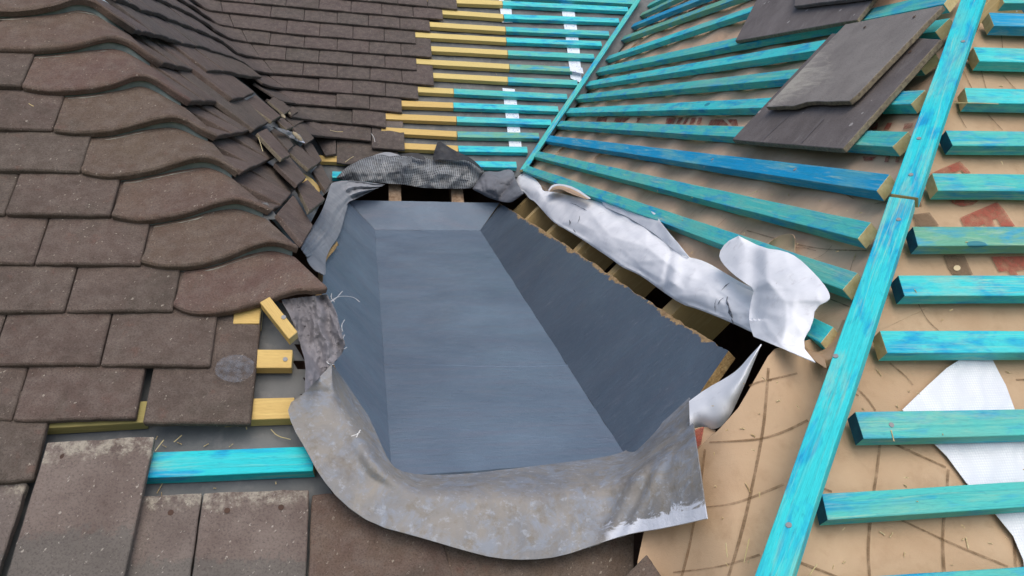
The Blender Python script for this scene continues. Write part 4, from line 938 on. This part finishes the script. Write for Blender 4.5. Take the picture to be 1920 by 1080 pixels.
# bunched dark grey cloth at the back right corner
o = cloth('bunched_underlay', [(886, 354), (900, 331), (912, 320), (933, 323), (950, 317), (963, 320), (966, 335), (975, 352), (982, 362)], [(889, 357), (900, 362), (912, 369), (922, 373), (933, 376), (945, 379), (958, 380), (970, 373), (981, 364)], 70, 28,
      lambda x, y, u, v: ray(x, y) * (min(un('B', x, y, .03).dot(M[2]), un('R', x, y, .03).dot(M[2])) - .09 * math.sin(math.pi * v) ** .7 * math.sin(math.pi * u) ** .5 - wr(x, y, 21, .028, .02) + .07 * crumple(x, y, .024, 14) - .02), mat_felt('dark_grey_cloth', lin(100, 103, 110), lin(122, 125, 132), lin(88, 90, 96)), .0012)
setup(o, 'bunched dark grey underlay at the back right corner of the tray', 'underlay')
# frayed underlay hanging from under the lowest bonnet
def fpos(x, y, u, v):
    tl = unl(x, y, .012).dot(M[2]); tf = un('F', x, y, .012).dot(M[2]); t = min(tl, tf) if tl > 0 else tf
    w = .008 * math.sin((x * .9 - (y - 560) * .42) * .15 + 5 * nz((x, y), .018)) - .022 * (crumple(x * 1.4, y * .5, .03, 4) - .3) + .004 * nz((x, y), .12, 4) + .0025 * nz((x, y), .3, 7)
    return ray(x, y) * (t - .012 - w)
o = cloth('frayed_underlay', [(528, 562), (548, 600), (562, 640), (575, 680), (572, 735)], [(613, 552), (628, 580), (640, 620), (649, 655), (620, 686)], 60, 50, fpos, FELTD, .0012)
setup(o, 'pleated grey underlay with a frayed edge below the lowest bonnet tile', 'underlay')
def thread(name, px, posf, label, r=.0009, parent=None, mat=None):
    L = [posf(x, y, i) for i, (x, y) in enumerate(resample(smooth_poly(px, 2), 16))]; V, F = [], []
    for i, p in enumerate(L):
        t = (L[min(i + 1, 15)] - L[max(i - 1, 0)]).normalized(); a = t.cross(Vector((.3, .2, 1))).normalized(); b = t.cross(a)
        for k in range(5): V.append(p + a * r * math.cos(k * 1.2566) + b * r * math.sin(k * 1.2566))
    for i in range(15):
        for k in range(5): F.append((i * 5 + k, i * 5 + (k + 1) % 5, i * 5 + 5 + (k + 1) % 5, i * 5 + 5 + k))
    ob = mesh_obj(name, V, F, [mat or THREAD], parent)
    if label: setup(ob, label, 'thread')
    return ob
lf_ = lambda x, y, i: ray(x, y) * (unl(x, y, .03).dot(M[2]) - .02)
for px in [[(619, 566), (632, 556), (650, 555), (665, 558), (674, 566)], [(620, 566), (630, 560), (642, 546)], [(622, 550), (620, 558), (627, 566)], [(632, 646), (640, 640), (646, 628)], [(633, 630), (642, 634), (646, 645)], [(640, 628), (645, 638), (640, 648)], [(612, 678), (618, 684), (626, 683)],
           [(646, 600), (640, 610), (642, 622)], [(636, 650), (645, 655), (650, 651)]]:
    thread('loose_thread', px, lf_, None, .0008, o)
# dry grass stalks and splinters lying about
stalks = [('F', [(584, 870 - 60), (600, 822), (622, 832)], .03, 'curled pale straw on the front underlay left of the lead'), ('F', [(568 - 60, 805), (520, 818), (545, 824)], .006, 'thin straw on the grey underlay above the cyan batten'),
          ('F', [(326, 829), (334, 822), (341, 816)], .012, 'yellow straw on the grey underlay above the large dusty tile'), ('F', [(291, 846), (298, 836), (307, 825)], .03, 'thin straw leaning on the corner of the large dusty tile'),
          ('B', [(696, 250), (701, 257), (703, 266)], .06, 'white curled fibre on the lowest far tiles'), ('B', [(619, 244), (630, 247), (643, 247)], .055, 'thin straw lying on a low far slope tile'), ('B', [(647, 304), (655, 298), (663, 293)], .055, 'thin straw on the tile beside the black sheet'),
          ('G', [(1395, 1055), (1400, 1030), (1405, 1010)], .004, 'straw on the tan membrane close to the hip board'), ('G', [(1364, 1045), (1362, 1030), (1361, 1018)], .004, 'short straw on the tan membrane below the lead corner'),
          ('G', [(1518, 1078), (1525, 1068), (1532, 1058)], .006, 'pale splinter on the tan membrane right of the hip board'), ('R', [(1400, 370), (1412, 362), (1420, 358)], .006, 'straw on the brown membrane between two battens'),
          ('G', [(1785, 193), (1830, 193), (1872, 195)], .027, 'long wood splinter at the end of the fourth batten past the hip board'), ('F', [(668, 820), (672, 812), (676, 806)], .075, 'white splinter on the left side of the lead apron'),
          ('F', [(658, 818), (668, 815), (675, 810)], .075, 'fine white fibre on the left side of the lead apron'), ('F', [(54, 194), (60, 198), (63, 199)], .05, 'small straw on a front tile left of the bonnets'),
          ('S', [(485, 258), (489, 272), (493, 284)], .06, 'thin pale straw on the side slope near the fifth bonnet'), ('G', [(1880, 990), (1785, 1070), (1780, 1068)], -.2, '')]
for pl, px, l, lab in stalks[:-1]:
    thread('straw', px, (lambda x, y, i, pl=pl, l=l: surf(x, y, l)[0] if pl == 'S' else un(pl, x, y, l)), lab, .0007 if pl != 'B' else .0012, None, mat_plain('straw', lin(206, 196, 160), lin(190, 170, 110), 20, .8, .1) if 'white' not in lab else THREAD)['category'] = 'straw'

# ---------------------------------------------------------------- white roll of membrane
wA = [(961, 327), (970, 323), (983, 323), (995, 329), (1005, 337), (1014, 347), (1018, 358), (1030, 359), (1046, 361), (1083, 370), (1123, 377), (1142, 388), (1170, 402), (1200, 418), (1232, 440), (1262, 462), (1290, 482), (1310, 486), (1330, 494), (1360, 512), (1390, 530), (1416, 541)]
wB = [(962, 330), (966, 344), (972, 356), (984, 361), (992, 373), (1002, 377), (1015, 392), (1028, 407), (1042, 420), (1066, 433), (1095, 451), (1115, 465), (1144, 484), (1166, 501), (1185, 509), (1205, 519), (1240, 545), (1278, 571), (1307, 579), (1345, 594), (1378, 608), (1411, 624)]
def rollpos(x, y, u, v):
    b = un('R', x, y, .0).dot(M[2]); ur = math.sin(math.pi * min(1, max(0, v))) ** .6
    am = .035 + .04 * sstep(.0, .4, 1 - u); k = b / 2.2
    # twist near the back end, soft dents along the roll
    tw = .02 * math.sin(u * 60 + v * 5) * (1 - sstep(.12, .2, u)) + .012 * math.exp(-((u - .66) / .012) ** 2) * -1 + .012 * math.exp(-((u - .69) / .02) ** 2)
    pocket = .0
    fold = -.040 * k * crumple(x * .55 + y * .5, (y - x * .55) * 1.3, .0105, 11) - .016 * k * crumple(x * .7 + y * .4, y - x * .3, .026, 6) + .004 * k * nz((x, y), .05, 6)
    fold *= min(1, 3 * math.sin(math.pi * min(1, max(0, v))) + .15)
    return ray(x, y) * (b - .02 - am * ur - tw - fold + pocket)
o = cloth('white_roll', wA, wB, 190, 34, rollpos, WHITE, .0012)
setup(o, 'long white roll of membrane twisted along the right edge of the tray', 'membrane roll')
R0 = o
# back fold with a hollow pocket above the roll
pA = [(1128, 378), (1150, 381), (1176, 382), (1201, 390), (1233, 400), (1236, 413), (1247, 427), (1262, 445), (1280, 466), (1292, 482)]
pB = [(1135, 388), (1155, 398), (1172, 404), (1195, 418), (1215, 430), (1232, 442), (1245, 452), (1256, 462), (1272, 474), (1290, 484)]
cloth('back_fold', pA, pB, 60, 16, lambda x, y, u, v: ray(x, y) * (un('R', x, y, .012).dot(M[2]) - .005 - .035 * math.cos(v * math.pi / 2) * math.sin(math.pi * u) ** .5 - .012 * nz((x, y), .06, 2)), WHITE, .001, parent=R0)
# bare loop of brown face near the back end
cloth('turned_loop', [(1027, 357), (1034, 348), (1050, 345), (1075, 352), (1106, 372)], [(1031, 359), (1040, 355), (1052, 354), (1068, 362), (1100, 374)], 30, 6, lambda x, y, u, v: un('R', x, y, .03 + .02 * v), BROWNR, .001, parent=R0)
cloth('turned_loop', [(1028, 356), (1035, 346), (1052, 344), (1080, 352), (1108, 372)], [(1029, 358), (1036, 350), (1052, 347), (1076, 355), (1105, 373)], 30, 3, lambda x, y, u, v: un('R', x, y, .055), WHITE, .001, parent=R0)
# the broad flap at the near end
fA = [(1412, 629), (1404, 606), (1407, 575), (1415, 541), (1392, 527), (1370, 510), (1352, 492), (1347, 476), (1358, 457), (1385, 442)]
fB = [(1529, 678), (1500, 650), (1508, 630), (1522, 610), (1526, 592), (1528, 575), (1542, 567), (1556, 560), (1548, 533), (1500, 484)]
fA = [(1385, 442), (1361, 454), (1347, 476), (1353, 492), (1372, 512), (1395, 529), (1415, 542), (1409, 560), (1404, 590), (1406, 612), (1413, 631)]
fB = [(1385, 442), (1431, 465), (1470, 470), (1495, 482), (1520, 505), (1543, 530), (1556, 550), (1555, 563), (1528, 576), (1524, 606), (1502, 646), (1529, 679)]
def flappos(x, y, u, v):
    b = un('R', x, y, .03).dot(M[2]); ridge = math.exp(-(((x - 1330) * .55 + (y - 470) * -.0 - (y - 500) * 1.0 + 40) / 60) ** 2)
    cre = abs((y - 541) + .45 * (x - 1415)) / 60
    h = .055 + .03 * math.exp(-cre) + .018 * math.sin(math.pi * v) - .026 * crumple(x, y, .0085, 4) - .006 * crumple(x, y, .022, 9) + .001 * nz((x, y), .06, 3)
    h -= .03 * sstep(600, 680, y) * v + .015 * math.exp(-((x - 1415) / 16) ** 2) * (1 if y < 600 else 0)
    return ray(x, y) * (b - h)
o = cloth('white_flap', fA, fB, 90, 40, flappos, WHITE, .0012)
setup(o, 'broad white membrane flap folded over the near end of the roll', 'membrane flap')
cloth('torn_brown_edge', [(1503, 646), (1512, 652), (1530, 662), (1545, 672)], [(1520, 668), (1530, 678), (1542, 686), (1550, 690)], 14, 6, lambda x, y, u, v: un('R', x, y, .03), BROWN, .001, parent=o)
o = cloth('brown_fold', [(1432, 466), (1445, 452), (1465, 440), (1486, 438), (1490, 447)], [(1440, 470), (1455, 472), (1468, 474), (1480, 476), (1490, 480)], 24, 8, lambda x, y, u, v: un('R', x, y, .006 + .016 * (1 - v) ** 2), BROWN, .001)
setup(o, 'tan fold of membrane standing up behind the broad white flap', 'membrane fold')
o = cloth('tan_fold', [(1545, 690), (1572, 676), (1590, 640), (1598, 600)], [(1520, 655), (1538, 660), (1562, 640), (1580, 600)], 20, 8, lambda x, y, u, v: un('R', x, y, .012 + .01 * math.sin(math.pi * v)), BROWN, .001)
setup(o, 'tan membrane fold between the white flap and the hip board', 'membrane fold')
# grimy marks on the roll
def rollmark(pts, w):
    V, F = [], []; P = [rollpos(x, y, .8, .55) for x, y in resample(pts, 14)]
    return pts
def marks(parent):
    V, F = [], []
    a = resample(smooth_poly(wA, 1), 400); b = resample(smooth_poly(wB, 1), 400)
    def onroll(x, y):
        best = min(range(400), key=lambda i: abs((a[i][0] - x) * (b[i][1] - a[i][1]) - (a[i][1] - y) * (b[i][0] - a[i][0])) / math.hypot(b[i][0] - a[i][0] + 1e-6, b[i][1] - a[i][1]) + (0 if min(a[i][0], b[i][0]) - 20 < x < max(a[i][0], b[i][0]) + 20 else 1e4))
        L = math.hypot(b[best][0] - a[best][0], b[best][1] - a[best][1]); v = math.hypot(x - a[best][0], y - a[best][1]) / L
        return rollpos(x, y, best / 399, min(1, v)) * .998
    for pts, w in [([(1364, 556), (1362, 565), (1367, 576)], 2.2), ([(1366, 574), (1368, 585), (1373, 596)], 2.8), ([(1357, 558), (1350, 563), (1345, 572)], .7), ([(1371, 597), (1374, 604), (1374, 609)], 1), ([(1352, 545), (1360, 536), (1368, 530)], .9),
                   ([(1343, 560), (1340, 570), (1341, 585)], .6), ([(1067, 412), (1069, 417), (1068, 422)], 1.2), ([(1083, 418), (1086, 411), (1087, 404)], .8), ([(1100, 395), (1094, 391), (1088, 389)], .8), ([(1075, 430), (1077, 433), (1080, 436)], .8), ([(1068, 380), (1080, 384), (1090, 390)], .5)]:
        q = resample(pts, 9); k = len(V)
        for i, (x, y) in enumerate(q):
            t = (q[min(8, i + 1)][0] - q[max(0, i - 1)][0], q[min(8, i + 1)][1] - q[max(0, i - 1)][1]); l = math.hypot(*t); s = w * (.5 + abs(nz((x, y), .4, 1)) * 1.4) * math.sin(math.pi * (i + .6) / 9.2)
            V.append(onroll(x - t[1] / l * s, y + t[0] / l * s)); V.append(onroll(x + t[1] / l * s, y - t[0] / l * s))
        for i in range(8): F.append((k + 2 * i, k + 2 * i + 1, k + 2 * i + 3, k + 2 * i + 2))
    mesh_obj('grime', V, F, [SMUDGE], parent, smooth=False)
marks(R0)

# ---------------------------------------------------------------- loose tiles on the right slope
GS = 'loose tiles resting on the right slope battens'
o = quad_tile('loose_tile', ((1455, -70), (1700, -75), (1606, 37), (1378, 77)), 'R', .045, .043, .012, [SLATE, CHIP], 'dark loose tile cut off by the top edge of the photo', GS, 80, side=1, rough=.0006)
o = quad_tile('loose_tile', ((1500, -50), (1730, -60), (1650, -10), (1488, 12)), 'R', .062, .060, .012, [SLATE], 'corner of a second loose tile stacked on the topmost one', GS, 81, rough=.0006)
a = quad_tile('loose_tile', ((1560, 62), (1764, 73), (1580, 279), (1372, 262)), 'R', .043, .043, .013, [SLATE, CHIP], 'dark loose tile lying underneath the scuffed one', GS, 82, side=1, rough=.0006)
b = quad_tile('loose_tile', ((1585, 45), (1769, 9), (1588, 197), (1436, 200)), 'R', .062, .062, .012, [SCUFF, CHIP], 'scuffed loose tile with a white scratched patch, on top of the pair', GS, 83, side=1, rough=.0006, notch=.012)
def grooves(parent, lines, lift):
    V, F = [], []
    for p, q in lines:
        A, B = un('R', *p, lift), un('R', *q, lift); s = (B - A).cross(N['R']).normalized() * .0015; k = len(V)
        V += [A - s, A + s, B + s, B - s]; F.append((k, k + 1, k + 2, k + 3))
    mesh_obj('groove', V, F, [mat_plain('groove_dust', lin(118, 114, 116), lin(100, 96, 98), 80, .85, .2)], parent, smooth=False)
grooves(a, [((1430, 262), (1480, 215)), ((1502, 268), (1545, 222))], .0445)
for (ob, pts, l) in [(a, [(1706, 97)], .0448), (b, [(1621, 51), (1714, 31)], .0638)]:
    for (x, y) in pts:
        c = un('R', x, y, l); e1 = Vector((0, 1, 0)); e2 = N['R'].cross(e1)
        V = [c + e1 * .004 * math.cos(k * .7854) + e2 * .004 * math.sin(k * .7854) for k in range(8)] + [c + N['R'] * .0003]
        mesh_obj('nail_hole', V, [(k, (k + 1) % 8, 8) for k in range(8)], [DARK], ob)

# sawdust, chips and splinters scattered about
rd = random.Random(5); V, F = [], []
for _ in range(300):
    z = rd.random()
    if z < .45: pl, x, y = 'G', rd.uniform(1330, 1960), rd.uniform(100, 1080)
    elif z < .7: pl, x, y = 'R', rd.uniform(1080, 1640), rd.uniform(150, 500)
    elif z < .74: pl, x, y = 'F', rd.uniform(285, 600), rd.uniform(800, 930)
    else: pl, x, y = 'B', rd.uniform(830, 1050), rd.uniform(20, 300)
    if pl == 'G' and x < 1560 + (680 - y) * .38 and y < 700: continue
    l = {'G': lambda: liftG(x, y), 'R': lambda: liftR(x, y), 'F': lambda: -.001, 'B': lambda: -.001}[pl]() + .0018
    if pl in 'RG' and rd.random() < .3: l = .0272
    c = un(pl, x, y, l); a = rd.uniform(0, 6.28); n = N[pl]; e1 = U[pl] * math.cos(a) + n.cross(U[pl]) * math.sin(a); e2 = n.cross(e1)
    L = rd.uniform(.001, .004) * (2.6 if rd.random() < .12 else 1); w_ = rd.uniform(.0005, .0012); k = len(V)
    V += [c - e1 * L - e2 * w_, c + e1 * L - e2 * w_ * .6, c + e1 * L + e2 * w_, c - e1 * L + e2 * w_ * .7, c + n * .0012]
    F += [(k, k + 1, k + 4), (k + 1, k + 2, k + 4), (k + 2, k + 3, k + 4), (k + 3, k, k + 4)]
o = mesh_obj('sawdust', V, F, [mat_plain('sawdust', lin(206, 190, 150), lin(176, 150, 104), 30, .9, .1)], smooth=False)
setup(o, 'pale sawdust specks and splinters scattered over the membranes', 'sawdust', kind='stuff')
# cut the front underlay away where the tray and the hole are: keep only what lies left of the lead
import bmesh
bm = bmesh.new(); bm.from_mesh(FU.data); mw = FU.matrix_world
def topx(p):
    c = Vector((M[0].dot(p), M[1].dot(p), M[2].dot(p))); return c.x / c.z * FPX + 960, c.y / c.z * FPX + 540
kill = []
for f in bm.faces:
    x, y = topx(mw @ f.calc_center_median())
    lim = 515 if y < 575 else (560 if y < 700 else (575 if y < 860 else 620))
    if y < 960 and x > lim: kill.append(f)
    elif y >= 960 and x > 1240: kill.append(f)
bmesh.ops.delete(bm, geom=kill, context='FACES'); bm.to_mesh(FU.data); bm.free()

# ---------------------------------------------------------------- ground, sky and light
g = NT('ground_grass', .95, .1); gn = g.noise(g.mapping(shift=False), .6, 8, .7); GM = g.col(g.mix(g.ramp(gn, [(.35, 0.0), (.65, 1.0)]), lin(62, 78, 44), lin(92, 98, 62)))
setup(mesh_obj('ground', [(-900, -900, -6), (900, -900, -6), (900, 900, -6), (-900, 900, -6)], [(0, 1, 2, 3)], [GM], smooth=False), kind='structure')
w = bpy.data.worlds.new('World'); sc.world = w; w.use_nodes = True; nt = w.node_tree
sky = nt.nodes.new('ShaderNodeTexSky'); sky.sky_type = 'NISHITA'; sky.sun_disc = False; EL, AZ = math.radians(60), math.radians(178)
sky.sun_elevation = EL; sky.sun_rotation = AZ; sky.air_density = 1.0; sky.dust_density = 4.0; sky.ozone_density = 1.0
nt.links.new(sky.outputs[0], nt.nodes['Background'].inputs['Color']); nt.nodes['Background'].inputs['Strength'].default_value = .15
sun = bpy.data.lights.new('sun', 'SUN'); sun.energy = .95; sun.angle = math.radians(60); sun.color = (1, .95, .88)
so = bpy.data.objects.new('sun', sun); C.objects.link(so)
dv = Vector((math.sin(AZ) * math.cos(EL), math.cos(AZ) * math.cos(EL), math.sin(EL))); so.rotation_euler = dv.to_track_quat('Z', 'Y').to_euler()
sc.view_settings.view_transform = 'Standard'; sc.view_settings.look = 'None'; sc.view_settings.gamma = 1; sc.view_settings.exposure = .15
sc.cycles.max_bounces = 6
